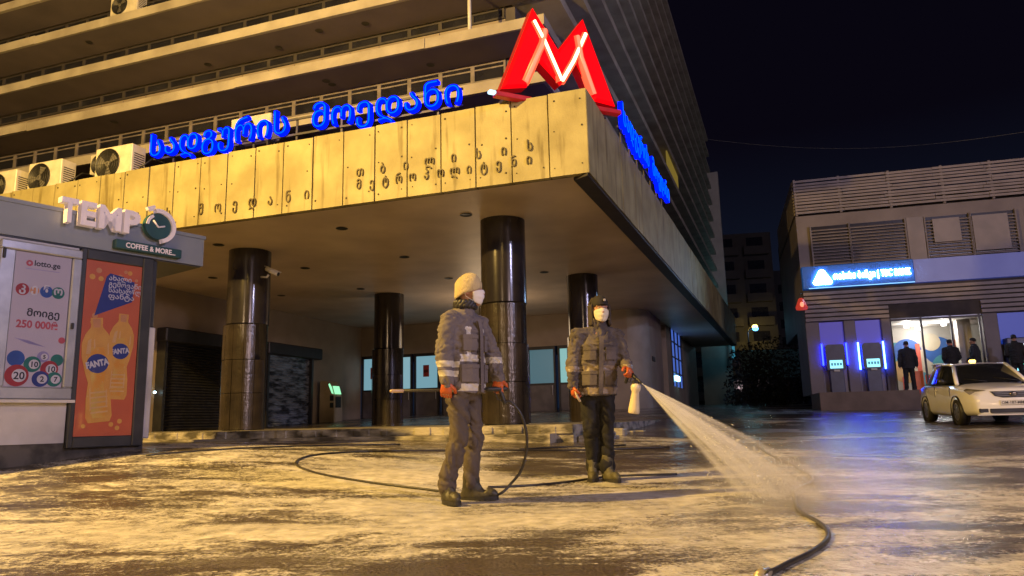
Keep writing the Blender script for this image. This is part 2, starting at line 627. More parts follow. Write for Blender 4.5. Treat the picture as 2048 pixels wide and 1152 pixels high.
# front fascia: separate cement panels with open joints and fixing bolts
mb = MB()
PW = 0.664
M_BOLT = mat('rusty_bolt', (0.05, 0.035, 0.02), 0.7, (0.03, 0.02, 0.01), 9)
for i in range(36):
    u1 = -i * PW - (0.012 if i else 0)
    u0 = -(i + 1) * PW + 0.012
    dv = random.uniform(-.006, .006)
    tilt = random.uniform(-.006, .006)
    tp = ZT - .035 * (i * PW) * .35 / 1.5 + random.uniform(-.008, .008)
    vs = [(u0, dv + tilt, ZC), (u1, dv - tilt, ZC), (u1, .12, ZC), (u0, .12, ZC), (u0, dv + tilt, tp), (u1, dv - tilt, tp), (u1, .12, tp), (u0, .12, tp)]
    mb.add(vs, [(0, 3, 2, 1), (4, 5, 6, 7), (0, 1, 5, 4), (1, 2, 6, 5), (2, 3, 7, 6), (3, 0, 4, 7)], M_FASCIA)
    for (a, b) in ((.12, .1), (.88, .12), (.14, .52), (.86, .55), (.12, .92), (.87, .9)):
        if random.random() < .7:
            x, z = u0 + (u1 - u0) * (a + random.uniform(-.04, .04)), ZC + (tp - ZC) * (b + random.uniform(-.02, .02))
            s = random.uniform(.008, .015)
            mb.box(x - s, x + s, dv - .012, dv + .01, z - s, z + s, M_BOLT)
mb.box(-24, -.01, .13, .16, ZC + .002, ZT - .6, M_DARKFRAME)
mb.build('front_fascia', bld)
# side fascia: ribbed panels
mb = MB()
v = 0.0
while v < VEND - .1:
    v2 = min(v + PW, VEND)
    o = random.uniform(0, .012)
    tp = ZT + .006 * v + random.uniform(-.006, .006)
    mb.add([(us(v) - .0 + o, v + .012, ZC), (us(v2) + o, v2 - .006, ZC), (us(v2) - .13, v2 - .006, ZC), (us(v) - .13, v + .012, ZC),
            (us(v) + o, v + .012, tp), (us(v2) + o, v2 - .006, tp), (us(v2) - .13, v2 - .006, tp), (us(v) - .13, v + .012, tp)],
           [(0, 1, 5, 4), (1, 2, 6, 5), (3, 0, 4, 7), (4, 5, 6, 7), (0, 3, 2, 1), (2, 3, 7, 6)], M_FASCIA)
    v = v2
mb.build('side_fascia', bld)

# ghost lettering left on the fascia
mb = MB()
M_GHOST = mat('old_letter_metal', (0.10, 0.075, 0.03), 0.6, (0.055, 0.04, 0.015), 12, 6, 0.35, 0.6)
rows = [('თბილისის', -4.28, -1.00, 5.02, 5.46, .26), ('მეტროპოლიტენი', -4.30, -1.02, 4.80, 5.17, .25), ('სადგურის მოედანი', -11.6, -5.42, 4.83, 5.02, .30)]
for s, ua, ub, za, zb_, sz in rows:
    for i, ch in enumerate(s):
        if ch == ' ':
            continue
        t = i / (len(s) - 1)
        u = ua + (ub - ua) * t
        if s.startswith('მეტ') or s.startswith('თბ'):
            z = za + (zb_ - za) * 0.25
        else:
            z = za
        text(mb, ch, M_GHOST, sz, T(u, -.014, z - .02 + random.uniform(-.01, .01)), .014, .002, 'CENTER', xs=.72)
mb.build('worn_lettering', bld)

# plinth with two steps
mb = MB()
mb.box(-13.6, -.30, -.5, 15.6, ZF - .13, ZF, M_PLINTH)
mb.box(-13.6, -.30, -.47, 15.6, .05, ZF - .131, M_PLINTH)
mb.box(-11.5, -.55, -.85, -.472, .05, ZF - .125, M_PLINTH)
for i in range(24):
    u = -13.2 + i * .54 + random.uniform(-.1, .1)
    w, h = random.uniform(.1, .3), random.uniform(.02, .05)
    mb.rbox(u, u + w, -.5 - random.uniform(.01, .03), -.46, ZF - .1 - h, ZF - random.uniform(.0, .03), M_PLINTH, .01)
mb.build('entrance_steps', bld)
# kerb remains along the east side of the plinth
mb = MB()
for i in range(9):
    v = -.3 + i * .46
    mb.rbox(-.29, -.29 + random.uniform(.25, .5), v, v + random.uniform(.25, .42), .1, random.uniform(.36, .47), M_PLINTH, .03)
mb.build('side_kerb', bld)

# columns
def column(u, v, dia):
    mb = MB()
    r = dia / 2
    mb.lathe([(r, 2.9), (r, ZC - .001)], M_BLACKCOL, 40, T(u, v, 0))
    mb.lathe([(r - .02, ZF), (r - .02, 2.9), (r, 2.9)], M_BLACKCOL, 40, T(u, v, 0))
    o = mb.build('column', bld)
    m2 = MB()
    # stone jacket round the lower shaft, open towards the hall
    for k in range(7):
        a0, a1 = R(168 + k * 27), R(168 + k * 27 + 26.2)
        for z0, z1 in ((ZF + .02, 1.35), (1.362, 2.08), (2.092, 2.86)):
            if z0 > 2 and k in (0, 6):
                continue
            j = random.uniform(-.006, .006)
            m2.lathe([(r, z0), (r + .05 + j, z0), (r + .05 + j, z1), (r, z1)], M_COLCLAD, 5, T(u, v, 0), False, a0, a1)
    m2.build('stone_jacket', o)
    return o


for u, v, d_ in ((-8.59, 2.35, .93), (-2.34, 2.25, .90), (-8.59, 8.9, .92), (-2.30, 8.6, .87)):
    column(u, v, d_)

# hall walls
mb = MB()
mb.box(-13.9, -13.6, -1.5, 15.6, 0.05, ZC - .002, M_WALL)
mb.build('west_wall', bld)
mb = MB()
mb.box(-13.9, -2.4, 15.6, 15.9, 3.40, ZC - .002, M_WALL)
mb.box(-4.72, -2.4, 15.6, 15.9, ZF, 3.399, M_WALL)
mb.build('back_wall', bld)
mb = MB()
mb.lathe([(.75, .3), (.75, ZC - .002)], mat('pale_corner_render', (.36, .32, .27), .6, (.25, .22, .18), 1.4, 8, .3, .7, bump=.2, bscale=20), 14, T(-2.45, 16.35, 0), True, R(-90), R(0))
mb.box(-2.0, -1.7, 16.35, 19.4, .3, ZC - .002, M_WALL)
mb.box(-2.0, -1.7, 22.3, 33.5, .3, 2.0, M_WALL)
mb.box(-2.0, -1.7, 26.1, 33.5, 2.001, ZC - .002, M_WALL)
mb.box(-2.0, -1.7, 20.9, 22.3, .3, ZC - .002, M_WALL)
mb.box(-2.3, -2.0, 19.4, 20.9, .3, ZC - .002, M_DARKFRAME)
mb.build('east_wall', bld)
mb = MB()
mb.box(-1.83, -1.72, 22.3, 26.1, 2.001, ZC - .004, emi('blue_lit_glass', (0.10, 0.22, 0.9), 0.55))
for v in (22.32, 23.5, 24.8, 26.0):
    mb.box(-1.72, -1.66, v, v + .08, 2.001, ZC - .004, M_DARKFRAME)
for z in (2.6, 3.3, 4.0):
    mb.box(-1.719, -1.67, 22.3, 26.1, z, z + .05, M_DARKFRAME)
w_ = mb.build('side_window', bld)
mb = MB()
mb.rbox(-1.70, -1.60, 23.0, 24.2, 2.25, 2.5, emi('cyan_lamp_face', (.35, .85, 1.0), 7), .03)
mb.build('lit_panel', w_)
# notice fixed on the rounded corner
mb = MB()
mb.rbox(-1.695, -1.66, 16.6, 17.2, 2.72, 2.9, M_DARKFRAME, .01)
mb.build('door_notice', bld)

# entrance doors: dark posts, teal lit panes over solid lower panels
M_PANE = [emi('lit_pane_%d' % i, c, s, (.05, .07, .08)) for i, (c, s) in enumerate((((.30, .60, .72), .55), ((.34, .62, .72), .62), ((.34, .74, .72), .62), ((.10, .24, .30), .5)))]
M_LOWDOOR = mat('door_lower_panel', (.14, .12, .11), .45, (.10, .085, .08), 3)
M_RED = mat('red_notice', (.45, .05, .04), .6, (.3, .03, .03), 6)
du = -13.55
k = 0
while du < -4.8:
    w = 1.10
    mb = MB()
    mb.box(du, du + .07, 15.58, 15.72, ZF, 3.399, M_DARKFRAME)
    mb.box(du + w - .07, du + w, 15.58, 15.72, ZF, 3.399, M_DARKFRAME)
    mb.box(du + .071, du + w - .071, 15.585, 15.71, 3.28, 3.399, M_DARKFRAME)
    mb.box(du + .071, du + w - .071, 15.60, 15.69, ZF + .02, 1.93, M_LOWDOOR)
    mb.box(du + .071, du + w - .071, 15.585, 15.70, 1.931, 2.0, M_DARKFRAME)
    d_ = mb.build('entrance_door', bld)
    mb = MB()
    mb.box(du + .072, du + w - .072, 15.64, 15.66, 2.0, 3.279, M_PANE[(0, 1, 0, 0, 3, 2, 3, 2)[k % 8]])
    p_ = mb.build('glass_pane', d_)
    if k in (0, 2, 7):
        mb = MB()
        mb.box(du + .38, du + .64, 15.628, 15.638, 2.45, 2.92, M_RED)
        mb.box(du + .42, du + .60, 15.62, 15.627, 2.62, 2.74, mat('notice_print', (.12, .02, .02), .7))
        mb.build('paper_notice', p_)
    mb = MB()
    mb.tube([(du + w - .13, 15.55, 1.55), (du + w - .13, 15.55, 1.9)], .014, M_WHITEP, 8)
    mb.build('pull_handle', d_)
    du += w + .11
    k += 1

# dark roller-shutter shops on the west wall
M_SHUT1 = mat('black_shutter', (.012, .012, .016), .45, (.02, .02, .024), 6)
M_SHUT2 = mat('steel_shutter', (.42, .46, .54), .22, (.08, .09, .11), 2.2, 5, .40, .6, metal=.6, bump=.4, bscale=5, stretch=(1, 1, 5))
for (v0, v1, m_, hood) in ((4.75, 7.7, M_SHUT1, .12), (9.2, 11.8, M_SHUT2, .45)):
    mb = MB()
    mb.box(-13.6, -13.30, v0, v0 + .1, ZF, 3.36, M_SHUT1)
    mb.box(-13.6, -13.30, v1 - .1, v1, ZF, 3.36, M_SHUT1)
    z = ZF + .02
    while z < 3.1:
        mb.add([(-13.44, v0 + .1, z), (-13.40, v0 + .1, z + .04), (-13.44, v0 + .1, z + .08), (-13.44, v1 - .1, z), (-13.40, v1 - .1, z + .04), (-13.44, v1 - .1, z + .08)],
               [(0, 3, 4, 1), (1, 4, 5, 2)], m_)
        z += .08
    s_ = mb.build('roller_shutter', bld)
    mb = MB()
    mb.rbox(-13.6, -13.22, v0 - .06, v1 + hood, 3.02, 3.42, M_SHUT1, .03)
    mb.build('shutter_hood', s_)
mb = MB()
mb.ball((-13.45, 4.62, 1.62), .03, .05, .035, emi('tiny_blue_led', (.5, .85, 1.0), 9), 8, 5)
mb.build('indicator_lamp', bld)

# recessed ceiling lights, switched off
proto = None
for i, (u, v) in enumerate([(a + random.uniform(-.25, .25), b + random.uniform(-.2, .2)) for b in (1.3, 4.2, 7.4) for a in (-11.4, -8.6, -5.6, -2.9)]):
    if math.hypot(u + 8.6, v - 2.35) < .6 or math.hypot(u + 2.3, v - 2.25) < .6:
        continue
    if proto is None:
        mb = MB()
        mb.lathe([(.125, -.010), (.11, -.016), (.10, -.012), (.09, -.009), (.0, -.0085)], M_BLACK, 18)
        proto = mb.build('recessed_light', bld)
        o = proto
    else:
        o = proto.copy()
        COL.objects.link(o)
    o.location = (u, v, ZC)

# ---- upper storeys: ledges, spandrels, windows
Z0, DZ, LT = 7.58, 1.31, .24
VT, UT = 2.5, -1.40


def ut(v):
    return UT + .012 * (v - VT)


NL = 12
for k in range(NL):
    z0, z1 = Z0 + k * DZ, Z0 + k * DZ + LT
    mb = MB()
    # front run in lengths with small steps at the joints, then the return along the side
    cuts = [-26, -16.5, -10.1 + k * .7, -4.2, ut(VT)]
    for a, b in zip(cuts[:-1], cuts[1:]):
        e = random.uniform(-.02, .02) if b < ut(VT) - .1 else 0
        f_ = random.uniform(-.015, .015)
        mb.box(a + .01, b, VT + e, VT + 1.1, z0 + f_, z1 + f_, M_LEDGE)
    vs = [(ut(VT) - 1.1, VT + 1.101, z0), (ut(VT), VT + 1.101, z0), (ut(46), 46, z0), (ut(46) - 1.1, 46, z0)]
    mb.add(vs + [(x, y, z1) for x, y, _ in vs], [(0, 3, 2, 1), (4, 5, 6, 7), (0, 1, 5, 4), (1, 2, 6, 5), (2, 3, 7, 6), (3, 0, 4, 7)], M_LEDGE)
    # underside sheet, shade under the ledge put into a darker colour
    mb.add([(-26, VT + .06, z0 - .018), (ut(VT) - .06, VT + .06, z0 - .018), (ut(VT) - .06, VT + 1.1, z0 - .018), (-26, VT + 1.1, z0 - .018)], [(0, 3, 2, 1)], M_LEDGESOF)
    for _ in range(4):
        x = random.uniform(-15, -2.5)
        mb.lathe([(.1, z0 - .03), (.07, z0 - .024), (0, z0 - .024)], M_BLACK, 10, T(x, VT + random.uniform(.4, .8), 0))
    o = mb.build('roof_ledge' if k == NL - 1 else 'ledge', bld)
# wall core behind
mb = MB()
mb.box(-26, ut(VT) - 1.3, VT + 1.22, VT + 1.5, ZT - .12, Z0 + NL * DZ - 1.0, M_SPAN)
mb.add([(ut(VT) - 1.05, VT + 1.22, ZT - .12), (ut(46) - 1.05, 46, ZT - .12), (ut(46) - 1.3, 46, ZT - .12), (ut(VT) - 1.3, VT + 1.22, ZT - .12),
        (ut(VT) - 1.05, VT + 1.22, 21.3), (ut(46) - 1.05, 46, 21.3), (ut(46) - 1.3, 46, 21.3), (ut(VT) - 1.3, VT + 1.22, 21.3)],
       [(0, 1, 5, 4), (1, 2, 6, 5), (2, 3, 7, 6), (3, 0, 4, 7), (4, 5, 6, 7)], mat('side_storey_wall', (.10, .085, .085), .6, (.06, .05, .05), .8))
mb.build('storey_wall', bld)
# end pier of the long side
mb = MB()
mb.box(ut(46) - 1.6, ut(46) + .55, 46.02, 46.6, 1.0, 19.4, mat('pale_pier', (.42, .43, .42), .7, (.30, .31, .31), 1.0, 7, .3, .7))
mb.build('end_pier', bld)
# windows, one object each
winp = None
WW = 1.66
for k in range(-1, 4):
    zb = Z0 + k * DZ + LT
    zt = Z0 + (k + 1) * DZ
    for i in range(13):
        u1 = ut(VT) - 1.3 - i * WW
        mb = MB()
        if k == -1:
            zb = ZT - .1
        zs = zb + (.80 if k > 0 else .60 if k == 0 else .3)
        y = VT + 1.22
        GF = M_GREYFRAME if k == 0 else M_DUSKFRAME
        for j in (0, 1):
            a, b = u1 - WW + j * WW / 2, u1 - WW + (j + 1) * WW / 2
            if k >= 0:
                mb.box(a + .03, b - .03, y - .03, y - .001, zb, zs - .02, M_SPAN)
            mb.box(a + .05, b - .05, y - .02, y - .002, zs + .05, zt - .05, M_GLASSDARK)
            mb.box(a, a + .05, y - .05, y - .001, zs, zt, GF)
            mb.box(b - .05, b, y - .05, y - .001, zs, zt, GF)
            mb.box(a + .05, b - .05, y - .048, y - .001, zs, zs + .05, GF)
            mb.box(a + .05, b - .05, y - .048, y - .001, zt - .05, zt, GF)
            if k < 1:
                mb.box(a + .05, b - .05, y - .046, y - .003, zs + (zt - zs) * .66, zs + (zt - zs) * .66 + .035, GF)
        mb.build('window', bld)
# added glowing sheet for a bright side patch; post between two ledges
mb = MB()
mb.box(ut(20.4) - .12, ut(20.4) - .06, 21.6, 25.6, Z0 + 3 * DZ + LT + .12, Z0 + 4 * DZ - .10, emi('yellow_glow_sheet', (.34, .235, .035), .5))
mb.build('side_glow_sheet', bld)
mb = MB()
mb.tube([(-3.15, VT + .12, Z0 + DZ + LT), (-3.15, VT + .12, Z0 + 2 * DZ)], .045, M_WHITEP, 8)
mb.build('ledge_post', bld)

# ================================================================== SIGNS ON THE CANOPY
M_BLUE = mat('blue_neon_face', (0, .002, .05), .9, (0, .002, .05), spec=0.0, emit=(0.0, 0.004, 1.0), estr=3.2)
M_BLUEHOT = mat('blue_tube', (0, .002, .05), .9, (0, .002, .05), spec=0.0, emit=(0.0, 0.11, 1.0), estr=2.0)
M_LETSIDE = mat('letter_return', (.02, .03, .16), .4)


def blue_sign(name, label, frame_loc, rz, width):
    root = empty(name, frame_loc, rz, label, 'sign', 'blue station name signs')
    for word, wa, wb in (('სადგურის', 0.0, .482), ('მოედანი', .562, 1.0)):
        par, span = root, None
        for nm, m_, ex_, of_, dy in (('letters', M_BLUE, .05, .006, 0), ('tube_cores', M_BLUEHOT, .004, -.016, -.056)):
            mb = MB()
            x0, x1 = text(mb, word, m_, .66, T(), ex_, of_, 'LEFT', spacing=1.06)
            span = span or (x0, x1)
            me = mb.mesh(nm)
            for q in me.vertices:
                q.co.x = width * (wa + (wb - wa) * (q.co.x - span[0]) / (span[1] - span[0]))
                q.co.y += dy
                q.co.z += .05
            o = D.objects.new(nm, me)
            COL.objects.link(o)
            o.parent = par
            par = o
    mb = MB()
    mb.box(0, width, .06, .09, .02, .06, M_DARKFRAME)
    mb.box(0, width, .06, .09, .34, .38, M_DARKFRAME)
    for i in range(7):
        x = width * (i + .5) / 7
        mb.box(x - .02, x + .02, .091, .12, -.28, .4, M_DARKFRAME)
    mb.build('support_rails', root)
    return root


def bw(u, v, z=0.0):
    q = RZ(YU) @ Vector((u, v, z))
    return Vector((BO.x + q.x, BO.y + q.y, z))


blue_sign('station_name_sign', 'blue neon Georgian lettering standing along the front edge of the canopy', bw(-9.35, .06, 6.17), YU, 7.08)
blue_sign('station_name_sign', 'blue neon lettering running back along the side edge of the canopy, seen edge-on', bw(.10, 2.6, 6.35), YU + R(90) - .02, 5.9)

# metro M on the corner, set across the corner
MROOT = bw(-.55, .55, 0)
msign = empty('metro_m_sign', MROOT, YU + R(45), 'big glowing red letter M standing on the canopy corner', 'sign')
M_RED_E = mat('red_lit_acrylic', (.22, 0, 0), .6, (.2, 0, 0), spec=0.1, emit=(1.0, 0.0, 0.004), estr=1.3)
M_REDSIDE = mat('red_metal_return', (.30, .01, .012), .4, (.2, .008, .01), 5, emit=(.6, 0, .004), estr=.25)
# (s, z) outline in the plane of the sign
MP = [(-1.215, 6.15), (-.565, 7.80), (-.075, 7.10), (.465, 7.82), (1.08, 6.22), (.63, 6.24), (.285, 6.86), (-.06, 6.44), (-.49, 6.755), (-.74, 6.25)]
MP = [(-1.215, 6.15), (-.565, 7.80), (-.075, 7.10), (.465, 7.82), (1.08, 6.22), (.62, 6.25), (.285, 6.90), (-.06, 6.42), (-.49, 6.80), (-.73, 6.26)]
mb = MB()
y0, y1 = -.10, .16
n = len(MP)
cx, cz = 0.0, 6.9
# raised centre line gives the faceted, pillowed face
inner = []
for i in range(n):
    a, b, c = Vector(MP[i - 1]), Vector(MP[i]), Vector(MP[(i + 1) % n])
    e1, e2 = (b - a).normalized(), (c - b).normalized()
    nrm = Vector((e1.y + e2.y, -(e1.x + e2.x)))
    q = nrm.normalized() * (.05 / max(.35, math.sqrt((1 + e1.dot(e2)) / 2)))
    inner.append((b.x + q.x, b.y + q.y))
vs = [(x, y0 + .05, z) for x, z in MP] + [(x, y0, z) for x, z in inner]
mb.add(vs, [(i, (i + 1) % n, n + (i + 1) % n, n + i) for i in range(n)], M_RED_E)
quad = [(0, 1, 8, 9), (1, 2, 7, 8), (2, 3, 6, 7), (3, 4, 5, 6)]
mb.add([(x, y0, z) for x, z in inner], quad, M_RED_E)
mb.add([(x, y1, z) for x, z in MP], [tuple(reversed(q)) for q in quad], M_REDSIDE)
vs = [(x, y0 + .05, z) for x, z in MP] + [(x, y1, z) for x, z in MP]
mb.add(vs, [(i, (i + 1) % n, n + (i + 1) % n, n + i) for i in range(n)], M_REDSIDE)
mb.build('letter_body', msign)
M_TUBE = emi('hot_white_tube', (1.0, .55, .28), 6.0)
M_TUBE2 = emi('soft_red_tube', (1.0, .18, .10), 2.0)
M_HALO = emi('orange_tube_halo', (1.0, .10, .04), 1.6)
for pts, m_, r in (([(-.575, 7.52), (-.38, 7.18), (-.06, 6.50)], M_TUBE, .034), ([(-.045, 6.50), (.20, 6.92), (.475, 7.50)], M_TUBE, .034),
                   ([(-.36, 7.40), (-.42, 7.12), (-.77, 6.34)], M_TUBE2, .04), ([(.30, 7.42), (.36, 7.02), (.60, 6.36)], M_TUBE2, .04)):
    mb = MB()
    mb.tube([(x, y0 - .012, z) for x, z in pts], r, m_, 10)
    nt = mb.build('neon_tube', msign)
    mb = MB()
    mb.tube([(x, y0 + .045, z) for x, z in pts], r + .045, M_HALO, 10)  # wider glowing sleeve, the tube's halo built as a shape
    mb.build('tube_glow', nt)
mb = MB()
mb.rbox(-1.30, -.62, -.04, .1, 6.03, 6.12, M_REDSIDE, .01)
for s in (-1.05, -.8):
    mb.box(s - .03, s + .03, .101, .9, 6.045, 6.105, M_DARKFRAME)
mb.build('foot_bar', msign)
mb = MB()
mb.rbox(.55, 1.22, -.04, .1, 6.10, 6.19, M_REDSIDE, .01)
for s in (.7, .95):
    mb.box(s - .03, s + .03, .101, .9, 6.045, 6.105, M_DARKFRAME)
mb.build('foot_bar', msign)
mb = MB()
mb.rbox(-1.43, -1.30, -.06, .04, 6.05, 6.11, emi('white_led_end', (.50, .82, 1.0), 1.8), .015)
mb.build('led_lamp', msign)

# ================================================================== AIR CONDITIONERS
def ac_unit(w, h, d, label, loc, rz, seed=0):
    root = empty('air_conditioner', loc, rz, label, 'air conditioner', 'air conditioner units on the station building')
    mb = MB()
    mb.rbox(0, w, 0, d, .05, h, M_ACBODY, .018)
    mb.box(.02, w * .70, -.006, -.001, .08, h - .03, M_ACBODY)
    mb.box(w * .72, w - .02, -.006, -.001, .08, h - .05, M_ACBODY)
    for x in (.1, w - .16):
        mb.box(x, x + .06, .02, d - .02, 0, .049, M_DARKFRAME)
    for k in range(8):
        mb.box(w + .001, w + .006, .06, d - .05, h * .3 + k * .05, h * .3 + k * .05 + .02, M_DARKFRAME)
    mb.build('casing', root)
    cx, cz, r = w * .36, h * .52, min(w * .32, h * .42)
    mb = MB()
    Mx = T(cx, -.008, cz) @ RX(R(90))
    mb.lathe([(r * 1.04, 0), (r * 1.04, .02), (r, .024), (r, .004), (0, .002)], M_BLACK, 28, Mx)
    for q in (.3, .5, .7, .88):
        mb.lathe([(r * q - .004, .02), (r * q, .026), (r * q + .004, .02)], M_DARKFRAME, 24, Mx)
    for a in range(8):
        t = a * math.pi / 4
        mb.tube([(cx, -.03, cz), (cx + r * math.cos(t), -.03, cz + r * math.sin(t))], .003, M_DARKFRAME, 5)
    mb.build('fan_grille', root)
    mb = MB()
    for a in range(3):
        t = a * 2.094 + seed
        e, g = (math.cos(t), math.sin(t)), (math.cos(t + .7), math.sin(t + .7))
        mb.add([(cx, -.012, cz), (cx + e[0] * r * .9, -.012, cz + e[1] * r * .9), (cx + g[0] * r * .8, -.02, cz + g[1] * r * .8)], [(0, 1, 2)], mat('grey_fan_blade', (.16, .15, .13), .5))
    mb.ball((cx, -.018, cz), r * .2, .012, r * .2, mat('grey_fan_blade', (.16, .15, .13), .5), 10, 6)
    mb.build('fan', root)
    mb = MB()
    mb.tube([(w + .01, d * .6, h * .4), (w + .09, d * .65, h * .45), (w + .12, d + .05, h * .7), (w + .1, d + .4, h * .75)], .018, M_BLACK, 6)
    mb.build('pipe', root)
    return root


ac_unit(1.02, .80, .38, 'large air conditioner beside the start of the blue lettering, fan wide open', bw(-10.95, .10, 5.86), YU, .3)
ac_unit(1.00, .78, .38, 'air conditioner on the canopy edge, second from the left, behind the kiosk roof', bw(-12.98, .12, 5.84), YU, .8)
ac_unit(.95, .76, .36, 'air conditioner at the left edge of the photo, cut by the frame', bw(-14.35, .14, 5.82), YU, .1)
ac_unit(.86, .58, .32, 'small air conditioner set back above the gap between two larger units', bw(-12.9, 1.6, 6.75), YU, .5)
ac_unit(1.10, .62, .34, 'cream air conditioner half hidden behind the blue lettering', bw(-8.75, 1.7, 7.0), YU, .9)
ac_unit(.95, .62, .34, 'air conditioner alone on a ledge high at the top left', bw(-13.85, VT + .12, Z0 + 3 * DZ + LT + .02), YU, .2)
# stands carrying the two set-back units
for (u, v, w, zt) in ((-12.9, 1.6, .86, 6.75), (-8.75, 1.7, 1.1, 7.0)):
    mb = MB()
    for x in (.08, w - .12):
        for y in (.03, .27):
            mb.box(x, x + .04, y, y + .04, ZT - .119 - zt, 0, M_DARKFRAME)
    o = mb.build('bracket_stand', None)
    o.location = bw(u, v, zt)
    o.rotation_euler = (0, 0, YU)
    tag(o, 'steel stand under the small set-back air conditioner' if w < 1 else 'steel stand under the cream air conditioner behind the lettering', 'stand', 'steel stands on the canopy roof')

# security camera on the left column
P = bw(-8.59 + .46, 2.2, 3.95)
cc = empty('security_camera', P, YU, 'white bullet security camera on the left column under the canopy', 'camera')
mb = MB()
mb.tube([(-.02, 0, 0), (.16, -.02, -.02), (.2, -.02, .03)], .025, M_WHITEP, 8)
mb.build('bracket', cc)
mb = MB()
mb.loft([((.14, -.02, .17), (0, .055, 0), (0.02, 0, .05)), ((.52, -.10, .0), (0, .055, 0), (.02, 0, .05))], M_WHITEP, 14)
mb.loft([((.12, -.015, .23), (0, .06, 0), (.004, 0, .01)), ((.58, -.11, .035), (0, .06, 0), (.004, 0, .01))], M_WHITEP, 10)
mb.build('camera_body', cc)
mb = MB()
mb.loft([((.522, -.101, -.001), (0, .045, 0), (.018, 0, .042)), ((.53, -.103, -.006), (0, .04, 0), (.015, 0, .036))], M_BLACK, 12)
mb.build('lens', cc)

# payment terminal by the far end of the hall
P = bw(-13.45, 12.45, ZF)
pt = empty('payment_terminal', P, YU, 'cream payment terminal with curved back and green lit screen', 'payment terminal')
M_CREAM = mat('cream_steel', (.50, .42, .30), .4, (.42, .35, .25), 3)
prof = [(0, 0), (.62, 0), (.62, .75), (.60, 1.15), (.5, 1.5), (.36, 1.66), (.16, 1.70), (.0, 1.68)]
mb = MB()
mb.prism(prof, 0, .55, M_CREAM)
mb.build('cabinet', pt)
mb = MB()
mb.add([(.615, .06, 1.20), (.615, .49, 1.20), (.515, .49, 1.50), (.515, .06, 1.50)], [(0, 1, 2, 3)], emi('green_screen', (.30, .85, .45), 1.3))
mb.add([(.52, -.003, 1.22), (.60, -.003, 1.20), (.515, -.003, 1.46), (.42, -.003, 1.60), (.36, -.003, 1.56)], [(0, 1, 2, 3, 4)], emi('green_screen', (.30, .85, .45), 1.3))
mb.build('screen', pt)
mb = MB()
mb.box(.45, .6, -.012, -.002, .95, 1.15, mat('terminal_slot', (.03, .05, .06), .3))
mb.box(.45, .6, -.012, -.002, .70, .88, mat('terminal_slot', (.03, .05, .06), .3))
mb.box(.621, .63, .1, .45, .7, 1.1, mat('terminal_slot', (.03, .05, .06), .3))
mb.build('card_slots', pt)
mb = MB()
mb.box(-.04, .66, -.04, .59, 0, .06, M_DARKFRAME)
mb.build('base', pt)

# ================================================================== KIOSK (local x along its front, y into it)
YK = 0.932215
KO = Vector((-4.44, 9.0, 0))
kio = empty('coffee_kiosk', KO, YK, 'grey coffee kiosk with flat roof, poster case and lit-up orange drink poster', 'kiosk')
M_KPANEL = mat('kiosk_white_panel', (.47, .46, .49), .45, (.30, .29, .31), 1.3, 9, .34, .56, bump=.05, bscale=8)
M_KROOF = mat('kiosk_grey_fascia', (.21, .24, .29), .5, (.16, .185, .22), 1.2, 7, .3, .7)
M_KDARK = mat('kiosk_dark_frame', (.028, .030, .034), .35, (.04, .042, .046), 4)
M_ALU = mat('aluminium_frame', (.42, .43, .46), .32, (.34, .35, .38), 5, metal=.5)
mb = MB()
mb.box(-4.5, -.02, .02, 2.2, 0.0, .52, mat('dirty_base', (.09, .08, .07), .7, (.03, .027, .022), 4, 8, .4, .6))
mb.build('base', kio)
mb = MB()
mb.box(-4.5, -.91, 0, 2.2, .50, 2.70, M_KPANEL)
mb.box(-.91, -.03, .10, 2.2, .50, 2.70, M_KDARK)
mb.build('wall', kio)
mb = MB()
mb.rbox(-.055, .035, -.015, .09, .52, 1.86, M_KPANEL, .012)
mb.rbox(-.055, .015, .0, .09, 1.861, 2.70, M_KDARK, .012)
mb.build('corner_post', kio)
mb = MB()
mb.box(-4.6, .60, -.03, 2.5, 2.72, 3.11, M_KROOF)
mb.box(-4.62, .615, -.045, 2.515, 3.08, 3.125, M_KROOF)
mb.box(-4.58, .58, -.01, 2.48, 2.705, 2.719, M_KDARK)
mb.build('roof', kio)
# poster case
mb = MB()
x0, x1, z0, z1 = -1.72, -.90, .97, 2.66
for a in ((x0, x1, z0, z0 + .13), (x0, x1, z1 - .10, z1), (x0, x0 + .15, z0 + .131, z1 - .101), (x1 - .10, x1, z0 + .131, z1 - .101)):
    mb.rbox(a[0], a[1], -.09, -.001, a[2], a[3], M_ALU, .012)
mb.box(x0 - .03, x1 + .03, -.11, -.001, z0 - .035, z0 - .003, M_KPANEL)
case = mb.build('poster_case', kio)
mb = MB()
mb.rbox(x1 - .075, x1 - .045, -.115, -.091, 1.75, 1.82, M_BLACK, .006)
mb.rbox(x0 + .02, x0 + .05, -.112, -.091, 2.45, 2.56, M_BLACK, .006)
mb.build('latch', case)
# lottery poster: pale pink sheet with logo line, four word balls, prize and numbered balls
M_PAPER = mat('pink_poster_paper', (.50, .40, .44), .5, (.45, .36, .40), 1.0, 5, .3, .7, emit=(.66, .53, .58), estr=.10)
PX0, PX1, PZ0, PZ1 = -1.568, -1.002, 1.102, 2.558
mb = MB()
mb.box(PX0, PX1, -.05, -.04, PZ0, PZ1, M_PAPER)
INK = {n: mat('ink_' + n, c, .5, tuple(q * .85 for q in c), 6) for n, c in dict(red=(.45, .03, .03), blue=(.03, .10, .38), green=(.02, .20, .14), dark=(.03, .025, .03), orange=(.75, .32, .12),
                                                                              white=(.75, .70, .70), rose=(.62, .10, .12), lilac=(.36, .30, .52), navy=(.03, .05, .25), amber=(.80, .42, .06), yellow=(.85, .52, .12)).items()}


